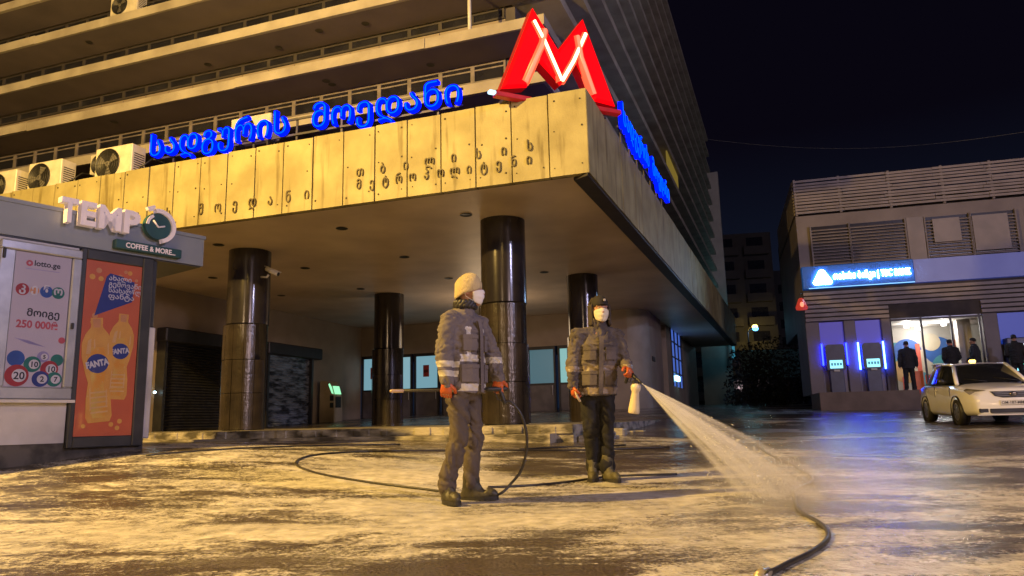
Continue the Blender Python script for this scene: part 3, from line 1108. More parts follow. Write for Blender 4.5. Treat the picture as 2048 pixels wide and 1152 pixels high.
def disc(mb, x, z, r, m, y, rz=None, n=22):
    rz = rz or r
    mb.add([(x + r * math.cos(2 * math.pi * i / n), y, z + rz * math.sin(2 * math.pi * i / n)) for i in range(n)], [tuple(range(n))], m)


for i, (c, ch) in enumerate((('red', 'კ'), ('orange', 'ე'), ('blue', 'ნ'), ('green', 'ო'))):
    x = PX0 + .10 + i * .118
    disc(mb, x, 2.145, .066 if i != 1 else .045, INK[c], -.0512 - i * .0002)
    text(mb, ch, INK['white'], .12, T(x, -.0525, 2.125), .0005, .004, 'CENTER')
disc(mb, PX0 + .145, 2.44, .034, INK['rose'], -.0512)
text(mb, '*', INK['white'], .06, T(PX0 + .145, -.052, 2.41), .0005, .001, 'CENTER')
text(mb, 'lotto.ge', INK['dark'], .085, T(PX0 + .19, -.0515, 2.42), .0005, .002)
mb.box(PX0 + .11, PX0 + .45, -.0515, -.0505, 2.375, 2.381, INK['lilac'])
text(mb, 'მოიგე', INK['dark'], .105, T(PX0 + .16, -.0515, 1.865), .0005, .003)
text(mb, '250 000₾', INK['rose'], .112, T(PX0 + .07, -.0515, 1.735), .0005, .004, xs=.92)
mb.add([(PX0 + .06, -.0512, 1.62), (PX0 + .2, -.0512, 1.60), (PX0 + .38, -.0512, 1.535), (PX0 + .2, -.0512, 1.565)], [(0, 1, 2, 3)], INK['lilac'])
k = 0
for (x, z, r, c, t) in ((.10, 1.40, .085, 'blue', ''), (.36, 1.43, .06, 'lilac', '5'), (.50, 1.40, .065, 'green', ''), (.26, 1.345, .085, 'green', '10'), (.43, 1.30, .09, 'red', '10'),
                        (.53, 1.19, .08, 'green', '7'), (.35, 1.18, .085, 'navy', '2'), (.12, 1.215, .115, 'red', '20'), (.545, 1.62, .035, 'rose', '')):
    k += 1
    y = -.0512 - k * .0006
    x = min(x, .565 - r)
    z = max(z, 1.105 + r)
    disc(mb, PX0 + x, z, r, INK[c], y)
    if t:
        disc(mb, PX0 + x + r * .2, z, r * .6, INK['white'], y - .0002)
        text(mb, t, INK['dark'], r * .95, T(PX0 + x + r * .2, y - .0006, z - r * .33), .0002, .002, 'CENTER')
mb.build('lottery_poster', case)
# dark framed vitrine with the orange poster
mb = MB()
mb.rbox(-.90, -.84, -.06, .09, .44, 2.70, M_KDARK, .01)
mb.rbox(-.19, -.06, -.06, .09, .44, 2.70, M_KDARK, .01)
mb.rbox(-.84, -.19, -.055, .09, .44, .565, M_KDARK, .01)
mb.rbox(-.84, -.19, -.055, .09, 2.585, 2.70, M_KDARK, .01)
frm = mb.build('vitrine_frame', kio)
mb = MB()
M_ORANGE = mat('orange_poster', (.62, .13, .045), .45, (.54, .10, .035), 3, 5, .3, .7, emit=(.85, .16, .05), estr=.05)
OX0, OX1, OZ0, OZ1 = -.84, -.19, .565, 2.585
mb.box(OX0, OX1, -.03, -.02, OZ0, OZ1, M_ORANGE)
M_BOT = mat('amber_bottle_print', (.80, .40, .07), .45, (.70, .30, .05), 5, 6, .3, .7, emit=(.8, .38, .06), estr=.05)
M_BOTM = mat('orange_drink_print', (.86, .36, .035), .45, (.78, .50, .10), 7, 7, .35, .62)
M_BOTL = mat('pale_bottle_print', (.85, .50, .20), .45, (.75, .42, .14), 9, 6, .3, .7)
for i in range(22):
    x, z = random.uniform(OX0 + .05, OX1 - .05), random.choice([random.uniform(.62, .85), random.uniform(2.3, 2.52), random.uniform(1.0, 2.2)])
    disc(mb, x, z, random.uniform(.012, .035), M_BOT if i % 2 else INK['orange'], -.0306 - i * .00004, None, 12)


def bottle(mb, x, z, h, lean, y):
    pr = [(0, .0), (.13, .0), (.16, .05), (.15, .22), (.12, .36), (.15, .44), (.19, .60), (.185, .72), (.14, .80), (.075, .86), (.07, .89), (.075, .895), (.075, .95), (0, .95)]
    pts = [(a * h * .72, b * h) for a, b in pr] + [(-a * h * .72, b * h) for a, b in reversed(pr[1:-1])]
    Mx = T(x, y, z) @ RY(lean)
    mb.add([(a, 0, b) for a, b in pts], [tuple(range(len(pts)))], M_BOT, False, Mx)
    mb.add([(a * h, -.0004, b * h) for a, b in ((-.10, .62), (-.06, .62), (-.05, .76), (-.08, .74))], [(0, 1, 2, 3)], M_BOTL, False, Mx)
    mb.add([(a * h, -.0004, b * h) for a, b in ((-.03, .86), (.03, .86), (.035, .94), (-.035, .94))], [(0, 1, 2, 3)], INK['orange'], False, Mx)
    core = [(a * h * .40, -.0003, (.04 + b * .80) * h) for a, b in pr[1:9]]
    core += [(-x, y_, z_) for x, y_, z_ in reversed(core)]
    mb.add(core, [tuple(range(len(core)))], M_BOTM, False, Mx)
    for a0_, b0_, w_, l_ in ((.065, .14, .012, .16), (-.075, .10, .010, .22), (.09, .60, .012, .12), (-.03, .66, .014, .10)):
        mb.add([(a0_ * h, -.00045, b0_ * h), ((a0_ + w_) * h, -.00045, (b0_ + .02) * h), ((a0_ + w_ * .8) * h, -.00045, (b0_ + l_) * h), (a0_ * h, -.00045, (b0_ + l_ - .02) * h)], [(0, 1, 2, 3)], M_BOTL, False, Mx)
    for q in range(5):
        mb.add([(a * h, -.0004, (b + q * .045) * h) for a, b in ((-.07, .08), (.08, .085), (.08, .10), (-.07, .095))], [(0, 1, 2, 3)], M_BOTL, False, Mx)
    for j in range(10):
        a = random.uniform(-.1, .1) * h
        disc_pts = [(a + .006 * h * math.cos(t), -.0004, random.uniform(.1, .7) * 0 + (.12 + j * .06) * h + .006 * h * math.sin(t)) for t in (0, 1.57, 3.14, 4.71)]
        mb.add(disc_pts, [(0, 1, 2, 3)], M_BOTL, False, Mx)
    disc_m = [(.095 * h * math.cos(2 * math.pi * i / 20), -.0010, .53 * h + .088 * h * math.sin(2 * math.pi * i / 20)) for i in range(20)]
    mb.add(disc_m, [tuple(range(20))], INK['navy'], False, Mx)
    text(mb, 'FANTA', INK['white'], .078 * h, Mx @ T(0, -.0018, .505 * h) @ RY(-.18), .0003, .004 * h, 'CENTER', xs=.80)


bottle(mb, -.40, .98, 1.06, .03, -.034)
bottle(mb, -.57, .72, 1.26, -.09, -.0375)
mb.add([(-.705, -.0315, 1.935), (-.60, -.0315, 2.41), (-.56, -.0315, 2.455), (-.40, -.0315, 2.43), (-.40, -.0315, 2.39), (-.27, -.0315, 2.385), (-.285, -.0315, 2.14)], [tuple(range(7))], INK['navy'])
for i, s in enumerate(('ახალი', 'გემოვანი', 'საახალწლო', 'ფანტა')):
    text(mb, s, INK['white'], .080, T(-.575 + i * .002, -.033, 2.375 - i * .072), .0005, .0015, xs=(1.0, 1.0, .86, 1.15)[i])
mb.build('orange_poster', frm)
M_PANEGL = D.materials.new('clear_cover_glass')
M_PANEGL.use_nodes = True
n, l = M_PANEGL.node_tree.nodes, M_PANEGL.node_tree.links
n.remove(n['Principled BSDF'])
tr_, gl_, mx_, fr_ = n.new('ShaderNodeBsdfTransparent'), n.new('ShaderNodeBsdfGlossy'), n.new('ShaderNodeMixShader'), n.new('ShaderNodeFresnel')
gl_.inputs['Roughness'].default_value = .04
fr_.inputs['IOR'].default_value = 1.5
l.new(fr_.outputs[0], mx_.inputs[0])
l.new(tr_.outputs[0], mx_.inputs[1])
l.new(gl_.outputs[0], mx_.inputs[2])
l.new(mx_.outputs[0], n['Material Output'].inputs['Surface'])
mb = MB()
mb.box(-1.57, -1.0, -.072, -.068, 1.10, 2.56, M_PANEGL)
mb.build('cover_glass', case)
mb = MB()
mb.box(-.84, -.19, -.050, -.046, .566, 2.584, M_PANEGL)
mb.build('cover_glass', frm)
# TEMPO roof lettering with the stop-watch O
M_LET = mat('white_channel_letter', (.66, .58, .62), .4, (.60, .53, .57), 3, emit=(.8, .68, .74), estr=.12)
M_TEAL = mat('dark_teal_sign', (.02, .075, .085), .4, (.016, .06, .07), 4)
for ch, a, b in (('T', -1.20, -1.02), ('E', -.99, -.82), ('M', -.79, -.535), ('P', -.505, -.31)):
    mb = MB()
    x0, x1 = text(mb, ch, M_LET, .36, T(), .05, .014)
    me = mb.mesh('roof_letter')
    zs = [q.co.z for q in me.vertices]
    for q in me.vertices:
        q.co.x = a + (q.co.x - x0) / (x1 - x0) * (b - a)
        q.co.z = 2.945 + (q.co.z - min(zs)) / (max(zs) - min(zs)) * .285
        q.co.y -= .11
    o = D.objects.new('roof_letter', me)
    COL.objects.link(o)
    o.parent = kio
mb = MB()
Mx = T(-.075, -.06, 3.11) @ RX(R(90))
mb.lathe([(.165, 0), (.165, .07), (0, .07)], M_TEAL, 36, Mx, False)
clk = mb.build('clock_face', kio)
mb = MB()
mb.lathe([(.165, .02), (.215, .02), (.215, .10), (.165, .10), (.165, .02)], M_LET, 34, Mx, False, R(-75), R(105))
mb.lathe([(.12, .072), (.155, .072), (.155, .082), (.12, .082), (.12, .072)], M_LET, 10, Mx, False, R(120), R(178))
mb.tube([(-.15, -.142, 3.17), (-.08, -.142, 3.095), (.0, -.142, 3.12)], .012, M_LET, 6)
Mq = T(-.075, -.11, 3.11) @ RY(R(-25))
mb.box(-.05, .05, -.03, .03, .22, .26, M_LET, Mq)
mb.box(-.025, .025, -.025, .025, .20, .22, M_LET, Mq)
mb.build('watch_ring', clk)
mb = MB()
mb.rbox(-.565, .255, -.12, -.031, 2.755, 2.865, M_TEAL, .008)
grn = mb.build('sign_board', kio)
mb = MB()
text(mb, 'COFFEE & MORE...', M_LET, .088, T(-.45, -.122, 2.779), .002, .002, xs=.88)
mb.build('sign_lettering', grn)

# ================================================================== BANK (local x along the facade, y into it)
YB = -0.272749
KB = Vector((13.90, 27.0, 0))
bank = empty('bank_branch', KB, YB, 'two-storey bank branch with louvred upper floor and glowing blue sign', 'building')


def kb(x, y, z=0.0):
    q = RZ(YB) @ Vector((x, y, z))
    return Vector((KB.x + q.x, KB.y + q.y, z))


ZB = 1.33
M_BBROWN = mat('bank_brown_panel', (.20, .175, .18), .6, (.14, .12, .125), 1.1, 8, .3, .7, bump=.2, bscale=12)
M_SLAT = mat('wood_grey_slat', (.27, .235, .24), .6, (.19, .165, .17), 2.0, 6, .3, .7)
M_BPALE = mat('bank_light_panel', (.26, .23, .24), .55, (.20, .18, .19), 1.2)
XL, XR = -2.9, 9.0
mb = MB()
mb.box(XL - .05, XR, -2.6, .0, .3, ZB, mat('brown_stone_platform', (.17, .12, .09), .6, (.10, .07, .05), 1.6, 8, .3, .7, bump=.3, bscale=12))
mb.build('platform', bank)
mb = MB()
mb.box(XL, XR, .05, 9, 4.0, 8.2, M_BBROWN)
mb.box(XL, -.02, .05, 3.4, ZB, 4.0, M_BBROWN)
mb.box(2.98, XR, .05, .24, ZB, 4.0, M_BBROWN)
mb.box(4.45, XR, .241, 3.4, ZB, 4.0, M_BBROWN)
mb.box(-.02, 4.45, 3.4, 9, ZB, 4.0, M_BBROWN)
mb.box(XL, XR, .25, 9, 8.2, 8.9, mat('bank_roof_dark', (.05, .045, .05), .8))
mb.build('wall', bank)
for x0, x1 in ((-2.93, -2.45), (-1.6, -1.2), (-.33, -.02), (2.98, 3.45), (4.4, 4.9)):
    mb = MB()
    mb.rbox(x0, x1, -.12, .05, ZB, 4.02, M_BBROWN, .02)
    mb.build('pilaster', bank)
# lower slat band, sign band
mb = MB()
z = 4.05
while z < 5.2:
    if z < 4.5:
        mb.box(XL, -.03, -.16, -.06, z, z + .11, M_SLAT)
        mb.box(2.98, XR, -.16, -.06, z, z + .11, M_SLAT)
    else:
        mb.box(XL, XR, -.16, -.06, z, z + .11, M_SLAT)
    z += .165
mb.box(XL, XR, -.06, .05, 4.02, 5.25, mat('slat_backing', (.05, .042, .042), .8))
mb.build('slat_band', bank)
mb = MB()
mb.box(.95, XR, -.22, .05, 5.27, 6.12, mat('blue_grey_fascia', (.20, .24, .46), .5, (.17, .20, .40), 1.0, emit=(.07, .10, .45), estr=.26))
mb.build('sign_band', bank)
mb = MB()
mb.rbox(XL, .949, -.26, .05, 5.27, 6.14, mat('blue_sign_face', (.010, .075, .30), .5, (.008, .065, .27), emit=(.0, .10, .45), estr=.22), .02)
sb = mb.build('sign_panel', bank)
mb = MB()
M_WHITEL = emi('white_sign_letters', (.42, .68, 1.0), 60)
tri = [(-2.47, 5.42), (-1.90, 5.42), (-1.86, 5.50), (-2.12, 5.94), (-2.20, 5.97), (-2.28, 5.94), (-2.53, 5.50)]
mb.prism(tri, -.32, -.262, M_WHITEL)
x0, x1 = text(mb, 'თიბისი ბანკი | TBC BANK', M_WHITEL, .34, T(), .03, -.003, spacing=1.12)
lt = mb.build('sign_lettering', sb)
for q in lt.data.vertices[len(tri) * 4:]:
    q.co.x = -1.80 + (q.co.x - x0) / (x1 - x0) * 2.62
    q.co.y -= .29
    q.co.z += 5.58
mb = MB()
mb.box(XL + .2, .93, -.28, -.262, 5.275, 5.30, emi('pale_led_edge', (.25, .6, 1.0), 1.6))
mb.build('led_edge', sb)
# upper louvred windows
M_WDARK = mat('louvre_dark_glass', (.02, .018, .024), .25)
for i, (x0, x1) in enumerate(((-2.40, -1.08), (-1.02, .85), (1.55, 2.98), (3.05, 4.45), (4.9, 6.4))):
    mb = MB()
    mb.box(x0, x1, -.01, .04, 6.16, 7.72, M_WDARK)
    z = 6.2
    while z < 7.66:
        mb.add([(x0, -.12, z), (x1, -.12, z), (x1, -.03, z + .055), (x0, -.03, z + .055), (x0, -.12, z - .022), (x1, -.12, z - .022)], [(0, 1, 2, 3), (0, 4, 5, 1)], M_SLAT)
        z += .122
    mb.box(x0 - .05, x0, -.14, .04, 6.14, 7.74, M_BBROWN)
    mb.box(x1, x1 + .05, -.14, .04, 6.14, 7.74, M_BBROWN)
    wdw = mb.build('louvred_window', bank)
    if i in (2, 3):
        m2 = MB()
        m2.box(x0 + (.22 if i == 2 else .02), x1 - (.32 if i == 2 else .25), -.16, -.121, 6.72 if i == 2 else 6.3, 7.6, M_BPALE)
        m2.build('pale_blind', wdw)
mb = MB()
mb.box(.92, 1.48, -.12, .049, 6.14, 7.74, M_BPALE)
mb.build('infill_panel', bank)
# parapet of loose horizontal slats on posts
mb = MB()
for x in (-2.85, -1.25, .5, 2.3, 3.9, 5.4, 7):
    mb.box(x - .04, x + .04, -.04, .04, 8.2, 9.66, M_BBROWN)
for r in range(11):
    z = 8.26 + r * .125
    x = XL
    while x < XR:
        x2 = min(x + random.choice([1.6, 1.75, 3.3]), XR)
        s = random.uniform(-.012, .012)
        mb.box(x + .006, x2 - .006, -.09, -.045, z + s, z + s + .088, M_SLAT)
        x = x2
    x = 0.05
    while x < 8:
        mb.box(XL - .05, XL, x, x + 2.6, z, z + .088, M_SLAT)
        x += 2.7
mb.build('slat_parapet', bank)
# entrance glazing and the bright room behind it
mb = MB()
for x in (0.0, 1.02, 1.98, 2.90):
    mb.box(x - .03, x + .03, -.05, .03, ZB, 4.5, M_DARKFRAME)
for z in (3.92, 4.44):
    mb.box(-.02, 2.98, -.045, .03, z, z + .06, M_DARKFRAME)
mb.box(-.02, 2.98, -.02, .0, 3.98, 4.44, mat('transom_glass', (.12, .12, .14), .15, emit=(.3, .32, .4), estr=.10))
mb.box(1.05, 1.95, -.04, -.021, 4.12, 4.16, emi('white_strip_lamp', (.9, .95, 1), 1.5))
mb.build('entrance_frame', bank)
mb = MB()
M_ROOMW = mat('bank_room_white', (.46, .43, .39), .6, (.40, .37, .33), 1.5)
mb.box(-.02, 4.44, 3.2, 3.39, ZB, 3.999, M_ROOMW)
mb.box(-.02, .0, .06, 3.2, ZB, 3.95, M_ROOMW)
mb.box(4.40, 4.44, .25, 3.2, ZB, 3.95, M_ROOMW)
mb.box(.001, 4.39, .06, 3.2, ZB - .01, ZB + .01, mat('room_floor', (.2, .17, .14), .4))
mb.box(.001, 4.39, .25, 3.2, 3.96, 3.99, M_ROOMW)
mb.box(2.45, 2.90, 1.0, 1.4, ZB, 3.95, M_ROOMW)
mb.build('lobby', bank)
mb = MB()
k = 0
for (x, z, r, c) in ((-.02, 2.95, .45, (.06, .24, .28)), (.42, 3.0, .52, (.03, .10, .36)), (.30, 2.25, .50, (.52, .32, .13)), (1.02, 2.55, .52, (.55, .48, .36)), (1.55, 3.0, .55, (.03, .11, .38)),
                     (1.75, 2.35, .50, (.06, .26, .32)), (2.35, 2.95, .50, (.50, .27, .10)), (.85, 1.75, .42, (.10, .30, .36)), (1.3, 3.35, .35, (.55, .48, .36)), (2.2, 2.1, .45, (.04, .12, .36))):
    k += 1
    x += .75
    disc(mb, x, z, r, mat('mural_%d' % k, c, .6, tuple(q * .9 for q in c), 2), 3.19 - k * .002)
for (x0, x1, z0, z1) in ((.72, .88, 1.4, 3.3), (.95, 1.45, 1.7, 2.05), (1.95, 2.15, 1.4, 3.4), (.12, .30, 1.35, 2.0)):
    mb.box(x0 + .75, x1 + .75, 3.15 - k * .0005, 3.168, z0, z1, mat('mural_red', (.55, .10, .06), .6, (.48, .08, .05), 2))
    k += 1
mb.build('circle_mural', bank)
# counter, screen on a stand and leaflet rack inside the lobby
mb = MB()
mb.rbox(1.9, 3.6, 2.2, 2.7, ZB + .011, ZB + 1.05, mat('counter_wood', (.20, .13, .08), .5), .02)
mb.rbox(1.85, 3.65, 2.15, 2.75, ZB + 1.051, ZB + 1.10, M_ROOMW, .01)
mb.build('counter', bank)
mb = MB()
mb.tube([(.62, .5, ZB + .01), (.62, .5, ZB + 1.35)], .03, M_DARKFRAME, 8)
mb.rbox(.46, .78, .46, .52, ZB + 1.3, ZB + 1.58, M_BLACK, .015)
mb.build('screen_stand', bank)
mb = MB()
mb.box(.72, .98, .35, .42, ZB + .02, ZB + .75, mat('orange_leaflet_rack', (.62, .16, .06), .5, emit=(.6, .1, .03), estr=.15))
mb.build('leaflet_rack', bank)
for i, (x, y) in enumerate(((.85, 1.4), (2.1, 1.3), (1.5, 2.6))):
    mb = MB()
    mb.lathe([(.0, -.11), (.09, -.11), (.10, 0)], emi('lobby_lamp_face', (1, .97, .92), 9), 14, T(x, y, 3.90))
    mb.build('ceiling_lamp', bank)
    l_ = lamp('lobby_lamp', kb(x, y, 3.6), 36, (1, .95, .88), .08)
mb = MB()
mb.box(.9, 2.2, .8, 1.0, 3.86, 3.90, emi('lobby_strip_face', (1, .98, .95), 3))
mb.build('strip_light', bank)
# blue back-lit recesses
M_PURP = emi('violet_lit_recess', (.05, .045, .42), .55, (.1, .09, .2))
for x0, x1 in ((-2.44, -1.61), (-1.19, -.34), (3.46, 4.39)):
    mb = MB()
    mb.box(x0, x1, .0, .049, 2.9, 4.0, M_PURP if x0 < 3 else emi('deep_blue_recess', (.01, .05, .42), .6))
    mb.box(x0, x1, .0, .049, ZB, 2.899, M_BPALE)
    mb.build('machine_recess', bank)
M_BAR = emi('blue_light_bar', (.006, .012, 1.0), 30)
M_BARH = emi('pale_blue_light_bar', (.03, .08, 1.0), 45)
M_SCR = emi('cyan_screen', (.30, .85, 1.0), 1.5)
M_ATM = mat('navy_machine_body', (.06, .07, .13), .4, (.045, .05, .10), 3)


def atm(x, label, wide):
    t = empty('cash_machine', kb(x, 0, ZB), YB, label, 'cash machine', 'cash machines along the bank front')
    mb = MB()
    mb.rbox(-.24, .24, -.34, -.002, 0, .86, M_ATM, .02)
    mb.prism([(-.30, .86), (.30, .86), (.33, 1.0), (.33, 1.72), (.26, 1.80), (-.26, 1.80), (-.33, 1.72), (-.33, 1.0)], -.36, -.002, M_ATM)
    mb.build('cabinet', t)
    mb = MB()
    mb.add([(-.22, -.38, .92), (.22, -.38, .92), (.22, -.365, 1.22), (-.22, -.365, 1.22)], [(0, 1, 2, 3)], M_SCR)
    for q in range(4):
        mb.add([(-.18 + q * .1, -.3815, 1.02), (-.11 + q * .1, -.3815, 1.02), (-.11 + q * .1, -.3785, 1.12), (-.18 + q * .1, -.3785, 1.12)], [(0, 1, 2, 3)], mat('screen_print', (.02, .1, .2), .5, emit=(.08, .35, .5), estr=.6))
    mb.build('screen', t)
    mb = MB()
    mb.rbox(-.1, .1, -.41, -.35, .80, .87, M_WHITEP, .01)
    mb.build('keypad', t)
    for s in (-1, 1):
        mb = MB()
        mb.tube([(s * .42, -.2, .85 if wide else 1.05), (s * .42, -.2, 1.85)], .028, M_BARH if wide else M_BAR, 8)
        mb.build('light_bar', t)


atm(-2.02, 'narrow cash machine between dim blue light bars, leftmost at the bank front', False)
atm(-.77, 'cash machine between bright pale blue light bars, beside the standing man', True)
t = empty('cash_machine', kb(3.95, 0, ZB), YB, 'cash machine with white lit header and green display at the right edge', 'cash machine', 'cash machines along the bank front')
mb = MB()
mb.rbox(-.42, .42, -.4, -.002, 0, 1.75, M_ATM, .03)
mb.build('cabinet', t)
mb = MB()
mb.rbox(-.38, .36, -.44, -.401, 1.36, 1.52, emi('white_header', (.75, .9, 1.0), 5), .03)
mb.build('lit_header', t)
mb = MB()
mb.rbox(-.35, .18, -.43, -.401, .80, .95, emi('green_display', (.05, .8, .55), 2.2), .03)
mb.rbox(-.33, .16, -.43, -.401, .60, .72, emi('cyan_screen', (.30, .85, 1.0), 1.5), .03)
mb.rbox(.22, .38, -.43, -.401, .80, .92, emi('green_dot', (.02, .9, .10), 3), .03)
mb.build('display', t)
# red lamp sign at the bank corner
rl = empty('red_lamp', kb(XL - .12, -.3, 4.62), YB, 'small red glowing lamp hanging at the bank corner', 'lamp')
mb = MB()
mb.lathe([(0, .34), (.09, .30), (.16, .12), (.22, -.02), (.20, -.12), (.0, -.14)], emi('dim_red_glass', (.75, .06, .03), .55, (.2, .02, .02)), 16)
mb.build('shade', rl)
mb = MB()
mb.ball((0, -.2, .05), .07, .05, .1, emi('red_bulb', (1, .22, .12), 2.0), 10, 6)
mb.build('bulb', rl)
mb = MB()
mb.tube([(0, 0, .33), (0, .02, .5), (.15, .3, .52)], .02, M_DARKFRAME, 6)
mb.build('bracket', rl)

# ================================================================== PEOPLE
SKIN = mat('skin', (.42, .22, .15), .5, (.36, .18, .12), 20, 5, .3, .7, bump=.05, bscale=200)


def frame(az):
    F = Vector((math.cos(az), math.sin(az), 0))
    return F, Vector((F.y, -F.x, 0))          # forward, right-hand side


def hand_caps(mb, w, p, n, t, m, curl=55, g=0.0, thumb=1.0):
    """palm + five fingers; w wrist, p towards knuckles, n palm normal, t towards the thumb; g inflates it into a glove"""
    w, p, n, t = Vector(w), Vector(p).normalized(), Vector(n), Vector(t)
    n = (n - p * n.dot(p)).normalized()
    t = (t - p * t.dot(p) - n * t.dot(n)).normalized()
    kn = w + p * .088
    mb.loft([(w - p * .01, t * (.026 + g), n * (.02 + g)), (w + p * .03, t * (.036 + g), n * (.019 + g)), (w + p * .07, t * (.042 + g), n * (.017 + g)), (kn + p * .006, t * (.038 + g), n * (.012 + g))], m, 14)
    for i, (o, l) in enumerate(((.031, .92), (.0105, 1.0), (-.0105, .94), (-.031, .76))):
        b = kn + t * o
        d = p + t * o * .8
        a = R(curl * .45 + i * 3)
        q = b - p * .012
        for j, L in enumerate((.043 * l, .028 * l, .022 * l)):
            dd = (d.normalized() * math.cos(a) + n * math.sin(a)).normalized()
            r0 = (.0098 - .0012 * j) + g * .7
            e = q + dd * L
            mb.cap(q, e, r0, r0 - .001, m, 9)
            q = e
            a += R(curl + i * 2) * (1.0 if j == 0 else .7)
    b = w + p * .03 + t * .034
    d1 = (p * .65 + t * .75 + n * .35 * thumb).normalized()
    e = b + d1 * .042
    mb.cap(b - d1 * .015, e, .0135 + g * .7, .0115 + g * .7, m, 10)
    d2 = (p * .75 + t * .1 + n * .8 * thumb).normalized()
    mb.cap(e, e + d2 * .032, .0112 + g * .7, .0095 + g * .7, m, 10)


def head_pts(c, az, tilt=0.0):
    F, S = frame(az)
    U = Vector((0, 0, 1))
    F2 = (F * math.cos(tilt) + U * math.sin(tilt)).normalized()
    U2 = (U * math.cos(tilt) - F * math.sin(tilt)).normalized()
    return F2, S, U2


def body_mesh(name, J, voxel, label, group=None):
    """one continuous body: head with face, neck, trunk, limbs, hands with fingers"""
    mb = MB()
    c = Vector(J['head'])
    F, S, U = head_pts(c, J['head_az'], J.get('tilt', 0))
    P = lambda f, s, u: c + F * f + S * s + U * u
    Rm = Matrix((F, -S, U)).transposed()
    mb.ball(P(-.015, 0, .025), .098, .076, .098, SKIN, 20, 14, Rm)
    mb.cap(P(.025, 0, -.005), P(.035, 0, -.075), .066, .046, SKIN, 14)
    mb.cap(P(.05, 0, -.085), P(.062, 0, -.09), .03, .026, SKIN, 10)
    mb.cap(P(.078, 0, .03), P(.105, 0, -.018), .011, .017, SKIN, 10)
    for s in (-1, 1):
        mb.cap(P(.078, s * .012, .04), P(.066, s * .05, .043), .012, .011, SKIN, 8)
        mb.cap(P(.062, s * .04, -.02), P(.045, s * .056, -.012), .022, .02, SKIN, 8)
        mb.ball(P(-.012, s * .078, -.002), .02, .009, .033, SKIN, 10, 6, Rm)
        mb.cap(P(.088, s * .012, -.022), P(.084, s * .016, -.021), .008, .007, SKIN, 6)
    mb.cap(P(.082, -.02, -.05), P(.082, .02, -.05), .010, .010, SKIN, 8)
    nb, ch, pv = Vector(J['neck']), Vector(J['chest']), Vector(J['pelvis'])
    mb.cap(nb, P(-.02, 0, -.05), .058, .055, SKIN, 14)
    Fb, Sb = frame(J['az'])
    mb.loft([(pv - Vector((0, 0, .1)), Sb * .10, Fb * .08), (pv, Sb * .13, Fb * .09), ((pv + ch) / 2, Sb * .13, Fb * .09), (ch, Sb * .15, Fb * .105),
             (ch + (nb - ch) * .7, Sb * .15, Fb * .09), (nb, Sb * .07, Fb * .065)], SKIN, 16)
    for s in 'RL':
        sh, el, wr, hp, kn, an = (Vector(J[q + s]) for q in ('sh', 'el', 'wr', 'hip', 'kn', 'an'))
        mb.cap(sh, el, .045, .037, SKIN)
        mb.cap(el, wr, .042, .028, SKIN)
        mb.cap(hp, kn, .064, .046, SKIN)
        mb.cap(kn, an, .046, .034, SKIN)
        td = Vector(J['toe' + s])
        mb.cap(an - Vector((0, 0, .04)), an + td * .15 - Vector((0, 0, .06)), .036, .03, SKIN, 10)
        h = J['hand' + s]
        hand_caps(mb, wr, h[0], h[1], h[2], SKIN, h[3])
    co, fs = solidify_remesh(mb, voxel, 1)
    o = cloth(name, None, co, fs, [SKIN])
    return tag(o, label, 'person', group), (P, Rm, F, S, U)


def boots(parent, J, m, sole, scale=1.0):
    for s in 'RL':
        an, td = Vector(J['an' + s]), Vector(J['toe' + s])
        td = Vector((td.x, td.y, 0)).normalized()
        sd = Vector((td.y, -td.x, 0))
        b = Vector((an.x, an.y, an.z - .095))
        mb = MB()
        up = Vector((0, 0, 1))
        mb.loft([(b + up * .20, sd * .058, td * .064), (b + up * .13, sd * .054, td * .068), (b + up * .075 + td * .012, sd * .053, td * .088), (b + up * .03 + td * .055, sd * .052, td * .15),
                 (b + up * .012 + td * .06, sd * .05, td * .155)], m, 20)
        mb.loft([(b + up * .055 + td * .13, sd * .045, up * .043), (b + up * .045 + td * .185, sd * .038, up * .034), (b + up * .035 + td * .215, sd * .018, up * .018)], m, 14)
        mb.cap(b + up * .20, b + up * .215, .06, .058, m, 14)
        o = None
        co, fs = solidify_remesh(mb, .010, 2, .003, 22, (1, 1, 1), 3)
        o = cloth('boot', parent, co, fs, [m])
        m2 = MB()
        ring = []
        for k in range(22):
            t = 2 * math.pi * k / 22
            l = math.cos(t)
            wd = .047 + .012 * math.cos(t) - .010 * (math.cos(2 * t) - 1) * .5
            ring.append(b + td * (.062 + .158 * l) + sd * math.sin(t) * wd)
        m2.add([q - up * .005 for q in ring] + [q + up * .024 for q in ring], [tuple(range(21, -1, -1)), tuple(range(22, 44))] + [(i, (i + 1) % 22, 22 + (i + 1) % 22, 22 + i) for i in range(22)], sole)
        so = m2.build('sole', o)
        m2 = MB()
        for q in range(3):
            zc = .10 + q * .03
            m2.tube([b + up * zc + td * (.062 - q * .006) + sd * .03, b + up * (zc + .004) + td * (.072 - q * .006), b + up * zc + td * (.062 - q * .006) - sd * .03], .004, sole, 5)
        m2.build('laces', o)


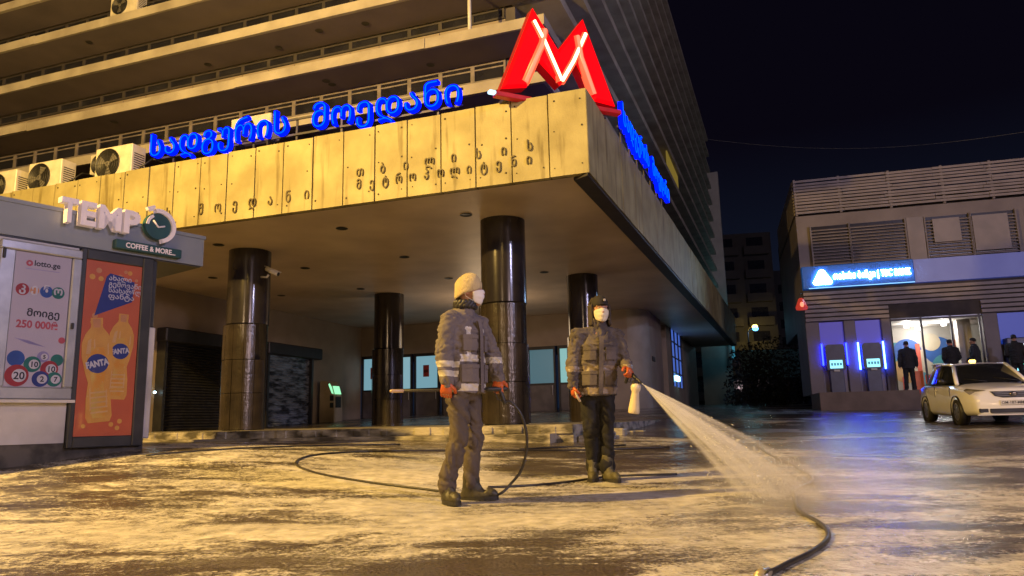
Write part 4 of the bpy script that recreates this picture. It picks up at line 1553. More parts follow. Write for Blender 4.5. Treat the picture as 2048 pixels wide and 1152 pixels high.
def trousers(parent, J, m, wide=1.0, seed=1.0, fold=.008, cuff=.02):
    mb = MB()
    Fb, Sb = frame(J['az'])
    pv = Vector(J['pelvis'])
    mb.loft([(pv + Vector((0, 0, .10)), Sb * .165, Fb * .125), (pv, Sb * .175, Fb * .13), (pv - Vector((0, 0, .09)), Sb * .165, Fb * .125), (pv - Vector((0, 0, .15)), Sb * .10, Fb * .09)], m, 18)
    for s in 'RL':
        hp, kn, an = (Vector(J[q + s]) for q in ('hip', 'kn', 'an'))
        mb.cap(hp, kn, .102 * wide, .080 * wide, m, 14)
        mb.cap(kn, an + Vector((0, 0, .06)), .080 * wide, .070 * wide, m, 14)
        mb.cap(an + Vector((0, 0, .085)), an + Vector((0, 0, cuff)), .074 * wide, .078 * wide, m, 14)
    co, fs = solidify_remesh(mb, .0105, 4, fold, 6.5, (.9, .9, .85), seed)
    return cloth('trousers', parent, co, fs, [m])


def jacket(parent, J, m, tape, pick, bulk=1.0, seed=2.0, fold=.010, collar=True):
    mb = MB()
    Fb, Sb = frame(J['az'])
    nb, ch, pv = Vector(J['neck']), Vector(J['chest']), Vector(J['pelvis'])
    up = Vector((0, 0, 1))
    b = bulk
    hem = J['hem']
    q = lambda z: pv.lerp(ch, (z - pv.z) / (ch.z - pv.z))
    mb.loft([(q(hem), Sb * .205 * b, Fb * .165 * b), (q(hem + .06), Sb * .208 * b, Fb * .168 * b), (q(pv.z + .16), Sb * .202 * b, Fb * .162 * b), (q(ch.z - .06), Sb * .212 * b, Fb * .168 * b),
             (ch + up * .03, Sb * .215 * b, Fb * .162 * b), (ch + up * .10 - Fb * .01, Sb * .20 * b, Fb * .135 * b), (nb + up * .005 - Fb * .012, Sb * .12, Fb * .095), (nb + up * .03 - Fb * .01, Sb * .085, Fb * .08)], m, 26)
    for s in 'RL':
        sh, el, wr = (Vector(J[k + s]) for k in ('sh', 'el', 'wr'))
        mb.cap(nb - Fb * .01 + (sh - nb) * .35 - up * .015, sh, .075 * b, .083 * b, m, 14)
        mb.cap(sh, el, .083 * b, .072 * b, m, 14)
        mb.cap(el, wr.lerp(el, .10), .072 * b, .057 * b, m, 14)
        mb.cap(wr.lerp(el, .16), wr.lerp(el, .02), .060 * b, .058 * b, m, 14)
    if collar:
        mb.loft([(nb - up * .0 - Fb * .005, Sb * .10, Fb * .095), (nb + up * .055 + Fb * .004, Sb * .088, Fb * .088), (nb + up * .085 + Fb * .008, Sb * .082, Fb * .085)], m, 18)
    co, fs = solidify_remesh(mb, .0090, 2, fold, 9.5, (.8, .8, 1.1), seed)
    o = cloth('jacket', parent, co, fs, [m] + tape, pick)
    return o


def gloves(parent, J, m, sides='RL'):
    for s in sides:
        mb = MB()
        h = J['hand' + s]
        wr, el = Vector(J['wr' + s]), Vector(J['el' + s])
        hand_caps(mb, wr, h[0], h[1], h[2], m, h[3], .004)
        mb.cap(wr.lerp(el, .10), wr, .036, .034, m, 12)
        mb.build('glove', parent)


def face_mask(parent, hp, m, lo=-.105, hi=.012, wide=66):
    P, Rm, F, S, U = hp
    mb = MB()
    nu, nv = 18, 19
    vs = []
    for layer in (0, 1):
        for j in range(nv):
            v = j / (nv - 1)
            for i in range(nu):
                a = R(-wide + 2 * wide * i / (nu - 1))
                uc = lo * .42 + hi * .58
                u = uc + (lo + (hi - lo) * v - uc) * (1 - .42 * (a / R(wide)) ** 2)
                f = .099 + .012 * math.exp(-(a / .45) ** 2) * (1 - abs(v - .75) * .9) + .006 * math.sin(math.pi * v) * math.cos(a) + .0045 * (abs(math.sin(v * 9.5)) - .5)
                f *= 1 - .20 * (1 - v) ** 2
                sd = .083 * (1 - .22 * (1 - v) ** 2)
                k = .006 * (1 - layer)
                vs.append(P(.004 + (f - k) * math.cos(a), (sd - k) * math.sin(a), u))
    q = nu * nv
    fs = []
    for j in range(nv - 1):
        for i in range(nu - 1):
            a = j * nu + i
            fs += [(a, a + nu, a + nu + 1, a + 1), (q + a, q + a + 1, q + a + nu + 1, q + a + nu)]
    rim = [i for i in range(nu)] + [j * nu + nu - 1 for j in range(1, nv)] + [(nv - 1) * nu + i for i in range(nu - 2, -1, -1)] + [j * nu for j in range(nv - 2, 0, -1)]
    for i in range(len(rim)):
        a, b = rim[i], rim[(i + 1) % len(rim)]
        fs.append((a, b, q + b, q + a))
    mb.add(vs, fs, m, True)
    o = mb.build('face_mask', parent)
    mb = MB()
    for s in (-1, 1):
        for u in (hi - .008, lo + .02):
            mb.tube([P(.004 + .1 * math.cos(R(wide)), s * .083 * math.sin(R(wide)), u * .95), P(-.01, s * .084, u * .5), P(-.028, s * .084, 0.0)], .0018, m, 5)
    mb.build('ear_loop', o)


def eyes(parent, hp):
    P, Rm, F, S, U = hp
    for s in (-1, 1):
        mb = MB()
        mb.ball(P(.071, s * .031, .024), .012, .013, .009, mat('eye_white', (.6, .55, .5), .3), 10, 6, Rm)
        mb.ball(P(.0795, s * .031, .024), .005, .006, .006, mat('dark_iris', (.02, .015, .01), .2), 8, 5, Rm)
        mb.build('eye', parent)
        mb = MB()
        mb.tube([P(.081, s * .014, .043), P(.081, s * .032, .049), P(.068, s * .052, .043)], .0045, mat('dark_brow', (.03, .02, .015), .8), 6)
        mb.build('eyebrow', parent)


def lance(root_name, label, p0, p1, gun, nozzle_m, loc, group=None):
    """p0 nozzle end, p1 gun end (relative to loc)"""
    t = empty(root_name, loc, 0, label, 'spray lance', group)
    p0, p1 = Vector(p0), Vector(p1)
    d = (p1 - p0).normalized()
    mb = MB()
    mb.tube([p0 + d * .10, p1], .0095, M_DARKFRAME, 8)
    mb.build('tube', t)
    mb = MB()
    mb.tube([p0, p0 + d * .02, p0 + d * .10, p0 + d * .105], [.008, .013, .013, .009], nozzle_m, 10)
    mb.build('nozzle', t)
    mb = MB()
    g = Vector(gun)
    mb.cap(p1 - d * .10, p1 + d * .05, .020, .022, M_BLACK, 10)
    mb.cap(p1, p1 + g * .12, .018, .016, M_BLACK, 10)
    mb.tube([p1 - d * .05, p1 - d * .05 + g * .09, p1 + g * .11], .004, M_BLACK, 5)
    mb.build('trigger_grip', t)
    return t


# ---- first worker: side-on, cream beanie
L1 = Vector((-.49, 5.85, gz(-.49, 5.85)))
J1 = dict(head=(.155, .0, 1.625), head_az=R(-16), az=R(-32), neck=(.10, .0, 1.455), chest=(.095, 0, 1.27), pelvis=(.095, 0, .90), hem=.815,
          shR=(-.005, -.165, 1.375), shL=(.215, .155, 1.385), elR=(-.045, -.225, 1.095), elL=(.33, .20, 1.10), wrR=(-.022, -.245, .90), wrL=(.365, .055, .935),
          hipR=(.055, -.085, .87), hipL=(.135, .08, .87), knR=(.055, -.10, .48), knL=(.165, .075, .47), anR=(-.03, -.115, .10), anL=(.135, .085, .10),
          toeR=(.42, -.90, 0), toeL=(.97, -.22, 0),
          handR=((-.05, 0, -1), (.05, .95, 0), (.85, -.1, 0), 62), handL=((-.05, -.45, -.75), (.1, .9, -.3), (.6, -.2, .4), 62))
M_JK1 = mat('taupe_work_jacket', (.165, .142, .140), .85, (.105, .09, .092), 4, 7, .3, .7, bump=.25, bscale=45)
M_TAPE = mat('reflective_tape', (.56, .53, .46), .35, (.48, .45, .39), 8)
M_TR1 = mat('grey_brown_trousers', (.095, .075, .06), .8, (.065, .05, .042), 4, 7, .3, .7, bump=.25, bscale=50)
M_BOOT = mat('dark_olive_boot', (.05, .043, .025), .55, (.03, .026, .015), 9, 6, .35, .65)
M_SOLE = mat('black_sole', (.02, .018, .016), .6)
M_GLOVE = mat('orange_rubber_glove', (.50, .10, .015), .45, (.36, .065, .01), 14, 6, .35, .65)
M_BEANIE = mat('cream_knit', (.56, .46, .26), .9, (.46, .37, .20), 10, 6, .3, .7, bump=.7, bscale=140, stretch=(1, 1, .25))
M_MASK = mat('white_mask', (.74, .72, .72), .7, (.66, .64, .64), 8)
m1, hp1 = body_mesh('person', J1, .0085, 'man in cream beanie and white mask holding a spray lance level at his hip')
m1.location = L1


def pick1(c):
    F, S = frame(J1['az'])
    q = Vector((c.x, c.y, 0)) - Vector((J1['chest'][0], J1['chest'][1], 0))
    s, f = q.dot(S), q.dot(F)
    arm_r = (Vector(c) - Vector(J1['elR'])).length
    if s > .165 or (c.y < -.175 and c.x < .05):                       # near sleeve
        for z in (1.035, .965):
            if abs(c.z - z - .02 * c.x) < .022:
                return 1
        return 0
    if abs(c.z - 1.085) < .026 and s < .19:
        return 1
    if abs(c.z - .862) < .026:
        return 1
    if f > 0 and abs(abs(s) - .105) < .022 and 1.08 < c.z < 1.33:
        return 1
    return 0


jk1 = jacket(m1, J1, M_JK1, [M_TAPE], pick1, .96, 2.0, .0115)
F, S = frame(J1['az'])
cb = Vector(J1['chest'])


def on_front(J, s, z, d):
    F, S = frame(J['az'])
    pv, ch = Vector(J['pelvis']), Vector(J['chest'])
    c = pv.lerp(ch, (z - pv.z) / (ch.z - pv.z))
    return c + S * s + F * (.166 * math.sqrt(max(0, 1 - (s / .212) ** 2)) + d)


def front_details(jk, J, m, strap_m):
    for s in (-.105, .105):
        for z0, z1, w, d in ((1.14, 1.25, .055, .006), (1.235, 1.265, .060, .012), (.90, 1.02, .065, .006), (1.005, 1.035, .07, .012)):
            mb = MB()
            pts = [on_front(J, s - w, z0, d), on_front(J, s, z0, d + .006), on_front(J, s + w, z0, d), on_front(J, s + w, z1, d), on_front(J, s, z1, d + .006), on_front(J, s - w, z1, d)]
            back = [p - frame(J['az'])[0] * .02 for p in pts]
            mb.add(pts + back, [(0, 1, 4, 5), (1, 2, 3, 4)] + [(i, (i + 1) % 6, 6 + (i + 1) % 6, 6 + i) for i in range(6)], m)
            mb.build('pocket' if z1 - z0 > .05 else 'pocket_flap', jk)
    mb = MB()
    zz = [J['hem'] + .01 + i * .07 for i in range(10)]
    zz = [z for z in zz if z < J['neck'][2] - .05]
    pts = [on_front(J, .0, z, .010 if z < 1.3 else .010 - (z - 1.3) * .25) for z in zz]
    Sx = frame(J['az'])[1] * .022
    vs = [p - Sx for p in pts] + [p + Sx for p in pts]
    k = len(pts)
    mb.add(vs, [(i, i + k, i + k + 1, i + 1) for i in range(k - 1)], m, True)
    Fx = frame(J['az'])[0] * -.02
    mb.add([v + Fx for v in vs], [(i, i + 1, i + k + 1, i + k) for i in range(k - 1)], m)
    mb.build('zip_flap', jk)


front_details(jk1, J1, M_JK1, M_TAPE)
trousers(m1, J1, M_TR1, .96, 1.0, .015)
boots(m1, J1, M_BOOT, M_SOLE)
gloves(m1, J1, M_GLOVE)
face_mask(m1, hp1, M_MASK)
eyes(m1, hp1)
P, Rm, F, S, U = hp1
mb = MB()
n_ = 26
prof = [(.0, .129), (.024, .127), (.050, .116), (.074, .094), (.092, .068), (.103, .046), (.106, .018), (.106, -.010), (.104, -.028), (.097, -.030)]
vs, fs = [], []
for r, z in prof:
    for i in range(n_):
        t = 2 * math.pi * i / n_
        f = math.cos(t)
        drop = (.052 * max(0, -f) + .018 * abs(math.sin(t))) if z < .02 else 0
        rise = .022 * max(0, f) if z < .03 else 0
        w = .0045 * noise.noise(Vector((f * 2, math.sin(t) * 2, z * 22))) + .003 * noise.noise(Vector((f * 5, math.sin(t) * 5, z * 60)))
        vs.append(P(-.018 + (r + w) * 1.07 * f + .016 * max(0, z - .06) / .08, (r + w) * .89 * math.sin(t), .030 + z - drop + rise))
for j in range(len(prof) - 1):
    for i in range(n_):
        fs.append((j * n_ + i, (j + 1) * n_ + i, (j + 1) * n_ + (i + 1) % n_, j * n_ + (i + 1) % n_))
mb.add(vs, fs, M_BEANIE, True)
mb.build('beanie', m1)
mb = MB()
for i in range(15):
    a = R(-16 + 24 * i)
    q = Vector(J1['neck']) + Vector((.012, 0, .06))
    mb.cap(q + Vector((math.cos(a) * .075, math.sin(a) * .075, -.01)), q + Vector((math.cos(a + .4) * .078, math.sin(a + .4) * .078, .022)), .027, .024, M_DARKFRAME, 8)
mb.build('scarf', m1)
lance('spray_lance', 'dark spray lance with pale tip held level by the man in the cream beanie', Vector((-.43, -.36, .835)), Vector((.375, .015, .848)), Vector((.3, .0, -.9)), mat('brass_pale', (.60, .42, .26), .35, metal=.3), L1)

# ---- second worker: front-on, dark cap, aiming the foam lance
L2 = Vector((.80, 7.25, gz(.80, 7.25)))
J2 = dict(head=(.065, -.03, 1.625), head_az=R(-80), az=R(-84), neck=(.04, .0, 1.455), chest=(.03, 0, 1.27), pelvis=(.01, .01, .90), hem=.80,
          shR=(-.165, -.045, 1.395), shL=(.225, .05, 1.395), elR=(-.225, -.045, 1.10), elL=(.285, -.005, 1.13), wrR=(-.235, -.10, .90), wrL=(.285, -.20, 1.05),
          hipR=(-.075, .0, .87), hipL=(.09, .02, .87), knR=(-.075, -.03, .48), knL=(.085, -.01, .48), anR=(-.06, .03, .10), anL=(.07, -.03, .095),
          toeR=(-.15, -.98, 0), toeL=(.38, -.92, 0),
          handR=((.02, -.05, -1), (1, .2, 0), (0, -1, 0), 58), handL=((.15, -.85, -.45), (-.6, .1, -.75), (-.2, .2, .9), 66))
M_JK2 = mat('brown_work_jacket', (.120, .100, .088), .85, (.058, .048, .046), 5, 7, .38, .62, bump=.25, bscale=45)
M_TAPE2 = mat('dull_tape', (.24, .19, .13), .45, (.18, .14, .10), 8)
M_TR2 = mat('black_trousers', (.007, .006, .006), .85, (.005, .0045, .0045), 4)
M_BOOT2 = mat('muddy_olive_boot', (.085, .075, .035), .65, (.05, .043, .02), 9, 6, .35, .65)
m2, hp2 = body_mesh('person', J2, .0085, 'man in black cap and brown hooded jacket aiming a spraying foam lance')
m2.location = L2


def pick2(c):
    if abs(c.z - 1.06) < .026 or abs(c.z - .845) < .03:
        return 1 if c.z < .9 or c.x > -.33 else 0
    return 0


jk2 = jacket(m2, J2, M_JK2, [M_TAPE2], pick2, .96, 7.0, .012)
front_details(jk2, J2, M_JK2, M_TAPE2)
trousers(m2, J2, M_TR2, .95, 4.0, .011, .03)
boots(m2, J2, M_BOOT2, M_SOLE)
gloves(m2, J2, M_GLOVE)
face_mask(m2, hp2, mat('cream_mask', (.70, .64, .50), .7, (.62, .56, .43), 8), -.11, .018, 68)
eyes(m2, hp2)
P, Rm, F, S, U = hp2
mb = MB()
prof = [(.0, .125), (.045, .121), (.078, .098), (.096, .06), (.103, .015), (.098, .01)]
vs, fs = [], []
for r, z in prof:
    for i in range(n_):
        t = 2 * math.pi * i / n_
        vs.append(P(-.012 + r * 1.04 * math.cos(t), r * .86 * math.sin(t), .035 + z - (.03 if math.cos(t) < -.2 and z < .04 else 0)))
for j in range(len(prof) - 1):
    for i in range(n_):
        fs.append((j * n_ + i, (j + 1) * n_ + i, (j + 1) * n_ + (i + 1) % n_, j * n_ + (i + 1) % n_))
M_CAP = mat('black_knit_cap', (.014, .012, .012), .85, (.02, .017, .016), 12)
mb.add(vs, fs, M_CAP, True)
capo = mb.build('cap', m2)
mb = MB()
q = [P(.095, -.055, .058), P(.125, -.03, .056), P(.135, 0, .056), P(.125, .03, .056), P(.095, .055, .058)]
mb.add([*q, *[a + U * .006 for a in q]], [(0, 1, 2, 3, 4), (9, 8, 7, 6, 5)] + [(i, (i + 1) % 5, 5 + (i + 1) % 5, 5 + i) for i in range(5)], M_CAP)
mb.build('peak', capo)
mb = MB()
mb.rbox(-.012, .012, -.004, .004, -.012, .012, mat('grey_badge', (.35, .32, .28), .4), .003, Matrix.Translation(P(.104, -.02, .10)) @ RZ(J2['head_az'] + R(90)))
mb.build('badge', capo)
# hood up round the sides and back of the head
mb = MB()
for i in range(15):
    a = R(62 + i * (236 / 14))
    top = P(-.03 + .108 * math.cos(a), .100 * math.sin(a), .06)
    bot = P(-.025 + .10 * math.cos(a), .10 * math.sin(a), -.13)
    mb.cap(bot, top, .020, .017, M_JK2, 8)
for i in range(9):
    a = R(100 + i * 20)
    mb.cap(P(-.03 + .108 * math.cos(a), .100 * math.sin(a), .06), P(-.05 + .05 * math.cos(a), .055 * math.sin(a), .14), .018, .016, M_JK2, 8)
co, fs = solidify_remesh(mb, .010, 3, .004, 14, (1, 1, 1), 2)
M_HOOD = mat('dark_hood_cloth', (.055, .040, .030), .85, (.035, .026, .02), 6)
cloth('hood', m2, co, fs, [M_HOOD])
NOZ = Vector((.385, -.36, .895))
t = lance('foam_lance', 'short black foam lance with white bottle held by the man in the black cap', NOZ, Vector((.29, -.235, 1.01)), Vector((-.2, .5, -.75)), M_DARKFRAME, L2)
mb = MB()
Mx = T(.335, -.315, .87) @ RY(R(7)) @ RX(R(4))
mb.lathe([(.0, .045), (.018, .045), (.02, .03), (.036, .022), (.047, .0), (.046, -.028), (.034, -.05), (.036, -.07), (.044, -.14), (.052, -.21), (.053, -.243), (.046, -.252), (0, -.252)], mat('white_plastic_bottle', (.72, .62, .42), .35, (.66, .56, .37), 5), 22, Mx)
mb.build('foam_bottle', t)
mb = MB()
mb.rbox(.30, .365, -.345, -.285, .885, .93, M_BLACK, .012)
mb.build('foam_head', t)
# spare pale rod hanging from his right hand
mb = MB()
mb.tube([(-.222, -.135, .86), (-.205, -.15, .80), (-.175, -.155, .745)], .012, mat('pale_rod_plastic', (.55, .45, .30), .5), 8)
o = tag(mb.build('pale_rod'), 'short pale rod hanging from the orange glove of the man in the black cap', 'rod')
o.location = L2

# ---- dark bystanders at the bank
M_NAVY = mat('dark_navy_coat', (.022, .022, .03), .8, (.015, .015, .02), 4)
M_BLK = mat('black_coat', (.014, .013, .015), .8, (.01, .01, .011), 4)
M_HAIR = mat('dark_hair', (.012, .009, .008), .7)


def bystander(loc, az, label, m, sh=0.0, arms=0):
    F, S = frame(az)
    Q = lambda f, s, z: tuple(F * f + S * s + Vector((0, 0, z)))
    hand = 62
    J = dict(head=Q(.03, 0, 1.62), head_az=az, az=az, neck=Q(-.01, 0, 1.455), chest=Q(0, 0, 1.27), pelvis=Q(0, 0, .90), hem=.78,
             shR=Q(0, .19, 1.39), shL=Q(0, -.19, 1.39), elR=Q(-.03, .25, 1.11), elL=Q(-.03, -.25, 1.11),
             wrR=Q(.16, .17, .95) if arms else Q(.02, .26, .88), wrL=Q(.18, -.15, 1.0) if arms else Q(.02, -.26, .88),
             hipR=Q(0, .085, .87), hipL=Q(0, -.085, .87), knR=Q(.03, .10, .48), knL=Q(.02, -.11, .48), anR=Q(0, .12, .10), anL=Q(-.02, -.13, .10),
             toeR=tuple(F * .97 + S * .25), toeL=tuple(F * .97 - S * .25),
             handR=((F * .7 if arms else F * .1) - Vector((0, 0, .8)), -S, F, 45), handL=((F * .7 if arms else F * .1) - Vector((0, 0, .8)), S, F, 45))
    o, hp = body_mesh('person', J, .014, label, 'bystanders in front of the bank')
    o.location = loc
    jacket(o, J, m, [], None, 1.03, sh, .010)
    trousers(o, J, M_BLK, 1.0, sh, .007)
    boots(o, J, M_BLACK, M_SOLE)
    P, Rm, F2, S2, U2 = hp
    mb = MB()
    vs, fs = [], []
    prof = [(.0, .105), (.05, .10), (.085, .07), (.098, .02), (.092, -.03), (.08, -.04)]
    for r, z in prof:
        for i in range(18):
            t = 2 * math.pi * i / 18
            lift = .075 * max(0, math.cos(t)) if z < .05 else 0
            vs.append(P(-.018 + r * 1.05 * math.cos(t), r * .86 * math.sin(t), .03 + z + lift))
    for j in range(len(prof) - 1):
        for i in range(18):
            fs.append((j * 18 + i, (j + 1) * 18 + i, (j + 1) * 18 + (i + 1) % 18, j * 18 + (i + 1) % 18))
    mb.add(vs, fs, M_HAIR, True)
    mb.build('hair', o)
    return o


bystander(kb(.22, -1.0, ZB), YB + R(80), 'man in dark clothes standing with his back turned beside the bright cash machine', M_NAVY, 1.0)
bystander(kb(1.62, -.9, ZB), YB + R(95), 'person in black coat facing the bank entrance, seen behind the roof of the white car', M_BLK, 2.0, 1)
bystander(kb(2.30, -1.1, ZB), YB + R(150), 'person in dark coat turned sideways at the bank entrance, right of the person in black', M_NAVY, 3.0, 1)
bystander(kb(3.35, -1.6, ZB), YB + R(70), 'person in dark coat at the white-lit cash machine by the right edge', M_BLK, 4.0, 1)
bystander(kb(4.35, -1.9, ZB), YB + R(110), 'person in dark coat right of the green display, at the edge of the photo', M_NAVY, 5.0)

# ================================================================== CAR (local x forward, y left, z up)
M_CARP = mat('white_car_paint', (.80, .79, .78), .25, (.76, .75, .74), 2, coat=.6)
M_CARGL = mat('car_window_glass', (.010, .011, .014), .06, (.013, .014, .017), 2, spec=.7)
M_CARBL = mat('car_black_trim', (.014, .014, .015), .45)
M_TYRE = mat('tyre', (.018, .017, .016), .8, (.028, .026, .023), 9)
M_RIM = mat('wheel_cover', (.30, .30, .31), .35, (.22, .22, .23), 5, metal=.6)
M_HL = mat('headlamp_glass', (.38, .36, .33), .12, (.26, .25, .23), 9, metal=.4)
cx_, cy_ = 10.42, 16.75
CARZ = gz(cx_ - .3, cy_) + 0.0
CA = math.atan2(-2.35, -.62)
car = empty('parked_car', (cx_, cy_, CARZ), CA, 'white four-door car with lit yellow roof lamp parked in front of the bank', 'car')
car.scale = (.92, .95, .90)
car.rotation_euler = (0, math.atan2(gz(cx_ + .3, cy_ + 1.2) - gz(cx_ - .3, cy_ - 1.2), 2.5), CA)
HL, HW = 2.15, .845


def half_section(x):
    """lower body: list of (y,z) from sill to bonnet centre"""
    nose = max(0, (x - 1.15) / 1.0)
    tail = max(0, (-x - 1.45) / .7)
    w = HW - .19 * nose ** 2.6 - .13 * tail ** 2.2
    top = .955 if x < .75 else .955 - .16 * ((x - .75) / 1.4) ** 1.6
    if x < -1.35:
        top = .985 - .02 * ((-x - 1.35) / .8)
    bot = .20 + .06 * nose + .08 * tail
    belt = top - (.06 if x < .9 else .09)
    return [(w * .93, bot), (w, bot + .10), (w + .012, .52), (w - .005, .68), (w - .03, belt - .04), (w - .10, belt + .02), (w * .62, top), (w * .3, top + .018), (0, top + .024)]


xs = [-2.17, -2.12, -1.95, -1.7, -1.45, -1.2, -.9, -.5, 0, .45, .75, 1.0, 1.3, 1.55, 1.8, 1.98, 2.08, 2.13]
mb = MB()
vs, fs = [], []
for x in xs:
    h = half_section(x)
    e = 1.0
    if x in (-2.17, 2.13):
        h = [(y * .93, .5 + (z - .5) * .84) for y, z in h]
    vs += [(x, y, z) for y, z in h] + [(x, -y, z) for y, z in reversed(h[:-1])]
k = 17
for i in range(len(xs) - 1):
    for j in range(k):
        fs.append((i * k + j, i * k + (j + 1) % k, (i + 1) * k + (j + 1) % k, (i + 1) * k + j))
fs += [tuple(range(k - 1, -1, -1)), tuple((len(xs) - 1) * k + j for j in range(k))]
mb.add(vs, fs, M_CARP, True)
for wx in (1.27, -1.22):
    for s in (-1, 1):
        Mx = T(wx, s * (HW - .04), .31) @ RX(R(90))
        mb.lathe([(.365, -.07), (.375, -.06), (.375, .06), (.0, .06)] if s > 0 else [(.0, -.06), (.375, -.06), (.375, .06), (.365, .07)], M_CARBL, 26, Mx)
mb.build('body', car)
# cabin: glass house with roof and pillars
gb = [(.98, .70, .97), (.35, .74, .985), (-.35, .75, .99), (-1.05, .72, .99), (-1.62, .60, 1.0)]
gt = [(.30, .54, 1.40), (.10, .575, 1.435), (-.35, .585, 1.45), (-.85, .57, 1.435), (-1.12, .53, 1.395)]
vs, fs = [], []
for (x0, y0, z0), (x1, y1, z1) in zip(gb, gt):
    vs += [(x0, y0, z0), (x1, y1, z1), (x1, -y1, z1), (x0, -y0, z0)]
for i in range(4):
    a, b = i * 4, i * 4 + 4
    fs += [(a, b, b + 1, a + 1), (a + 2, b + 2, b + 3, a + 3)]
fs += [(0, 1, 2, 3), (19, 18, 17, 16)]
mb = MB()
mb.add(vs, fs, M_CARGL, True)
mb.build('glass_house', car)
mb = MB()
vs, fs = [], []
for (x1, y1, z1) in gt:
    for f in (1, .8, .4, 0, -.4, -.8, -1):
        vs.append((x1, (y1 + .012) * f, z1 + .035 * (1 - f * f) + .008))
for i in range(4):
    for j in range(6):
        fs.append((i * 7 + j, i * 7 + j + 1, i * 7 + 8 + j, i * 7 + 7 + j))
mb.add(vs, fs, M_CARP, True)
for s in (-1, 1):
    for i, w in ((0, .045), (2, .035), (4, .06)):
        (x0, y0, z0), (x1, y1, z1) = gb[i], gt[i]
        mb.tube([(x0, s * (y0 + .003), z0 - .02), ((x0 + x1) / 2, s * ((y0 + y1) / 2 + .012), (z0 + z1) / 2), (x1, s * (y1 + .002), z1 + .01)], w, M_CARP if i != 2 else M_CARBL, 8)
    mb.tube([(x, s * (y + .006), z + .004) for x, y, z in gt], .028, M_CARP, 8)
mb.build('roof', car)
for s in (-1, 1):
    for x0, x1 in ((.86, -.33), (-.35, -1.12)):
        mb = MB()
        pts = [(x0, .30), (x0, .80), (x0 - .02, .90), (x1 + .02, .90), (x1, .80), (x1 + (.0 if x0 > 0 else .16), .30)]
        vs = [(x, s * (HW + .0135 - (.012 if z > .75 else 0) - (.03 if z < .4 else 0) - (.018 if z > .85 else 0)), z) for x, z in pts]
        mb.add(vs, [tuple(range(6)) if s < 0 else tuple(range(5, -1, -1))], M_CARP)
        for a, b in zip(vs, vs[1:] + vs[:1]):
            mb.tube([a, b], .005, M_CARBL, 4)
        dr = mb.build('door', car)
        m2 = MB()
        m2.rbox(x1 + .06, x1 + .26, s * (HW + .028) - .012, s * (HW + .028) + .012, .80, .825, M_CARP, .006)
        m2.build('handle', dr)
    mb = MB()
    mb.loft([((.78, s * (HW + .02), 1.0), (0, .03, 0), (0, 0, .03)), ((.76, s * (HW + .09), 1.03), (.05, 0, 0), (0, 0, .065)), ((.75, s * (HW + .17), 1.03), (.05, 0, 0), (0, 0, .07)), ((.75, s * (HW + .19), 1.02), (.02, 0, 0), (0, 0, .03))], M_CARBL, 12)
    mb.build('wing_mirror', car)
    mb = MB()
    vs = [(2.03, s * .46, .66), (2.05, s * .48, .79), (1.80, s * .775, .835), (1.70, s * .80, .80), (1.86, s * .745, .70)]
    mb.add([(x + .03, y, z) for x, y, z in vs] + [(x - .08, y * .97, z) for x, y, z in vs], [(0, 1, 2, 3, 4), (4, 3, 2, 1, 0)] + [(i, 5 + i, 5 + (i + 1) % 5, (i + 1) % 5) for i in range(5)], M_HL)
    mb.build('headlight', car)
    mb = MB()
    mb.rbox(2.10, 2.14, min(s * .48, s * .66), max(s * .48, s * .66), .30, .39, M_CARBL, .015)
    mb.build('fog_lamp', car)
    mb = MB()
    mb.rbox(-2.16, -1.98, min(s * .60, s * .74), max(s * .60, s * .74), .72, .88, mat('red_tail_glass', (.35, .02, .02), .2, emit=(.9, .1, .06), estr=.25), .02)
    mb.build('tail_lamp', car)
mb = MB()
pts = [(-.42, .765), (-.34, .66), (-.2, .625), (.2, .625), (.34, .66), (.42, .765)]
mb.add([(2.145, y, z) for y, z in pts] + [(2.05, y, z) for y, z in pts], [tuple(range(6)), tuple(range(11, 5, -1))] + [(i, 6 + i, 6 + (i + 1) % 6, (i + 1) % 6) for i in range(6)], M_CARBL)
for q in range(3):
    mb.box(2.146, 2.152, -.36 + q * .03, .36 - q * .03, .74 - q * .04, .748 - q * .04, M_RIM)
gr = mb.build('grille', car)
mb = MB()
mb.lathe([(.045, 0), (.05, .01), (.03, .014), (0, .014)], mat('chrome', (.7, .6, .42), .15, metal=1), 20, T(2.152, 0, .70) @ RY(R(90)) @ Matrix.Diagonal((1, 1.5, 1, 1)))
mb.build('badge', gr)
mb = MB()
mb.rbox(2.12, 2.15, -.46, .46, .29, .385, M_CARBL, .015)
mb.rbox(2.10, 2.165, -.70, .70, .235, .262, M_CARP, .01)
mb.build('lower_intake', car)
mb = MB()
mb.rbox(2.135, 2.158, -.26, .26, .46, .57, M_WHITEP, .006)
text(mb, 'OM-187-MM', M_CARBL, .085, T(2.160, -.235, .485) @ RZ(R(90)), .001, .001, xs=.92)
mb.build('number_plate', car)
whp = None
for wx in (1.27, -1.22):
    for s in (-1, 1):
        mb = MB()
        Mx = T(wx, s * (HW - .085), .305) @ RX(R(90))
        mb.lathe([(.20, -.095), (.285, -.10), (.305, -.07), (.305, .07), (.285, .10), (.20, .095)], M_TYRE, 30, Mx)
        wh = mb.build('wheel', car)
        mb = MB()
        f = -1 if s > 0 else 1
        mb.lathe([(.205, f * .085), (.19, f * .098), (.10, f * .088), (.05, f * .10), (.0, f * .10)], M_RIM, 24, Mx)
        for a in range(7):
            t_ = a * 2 * math.pi / 7
            mb.add([(math.cos(t_ + d) * r, math.sin(t_ + d) * r, f * .0985) for d, r in ((-.14, .10), (.14, .10), (.10, .17), (-.10, .17))], [(0, 1, 2, 3)], M_CARBL, False, Mx)
        mb.build('wheel_rim', wh)
mb = MB()
mb.rbox(-.20, -.12, -.07, .07, 1.49, 1.56, emi('yellow_roof_lamp_face', (1.0, .62, .15), 5), .02)
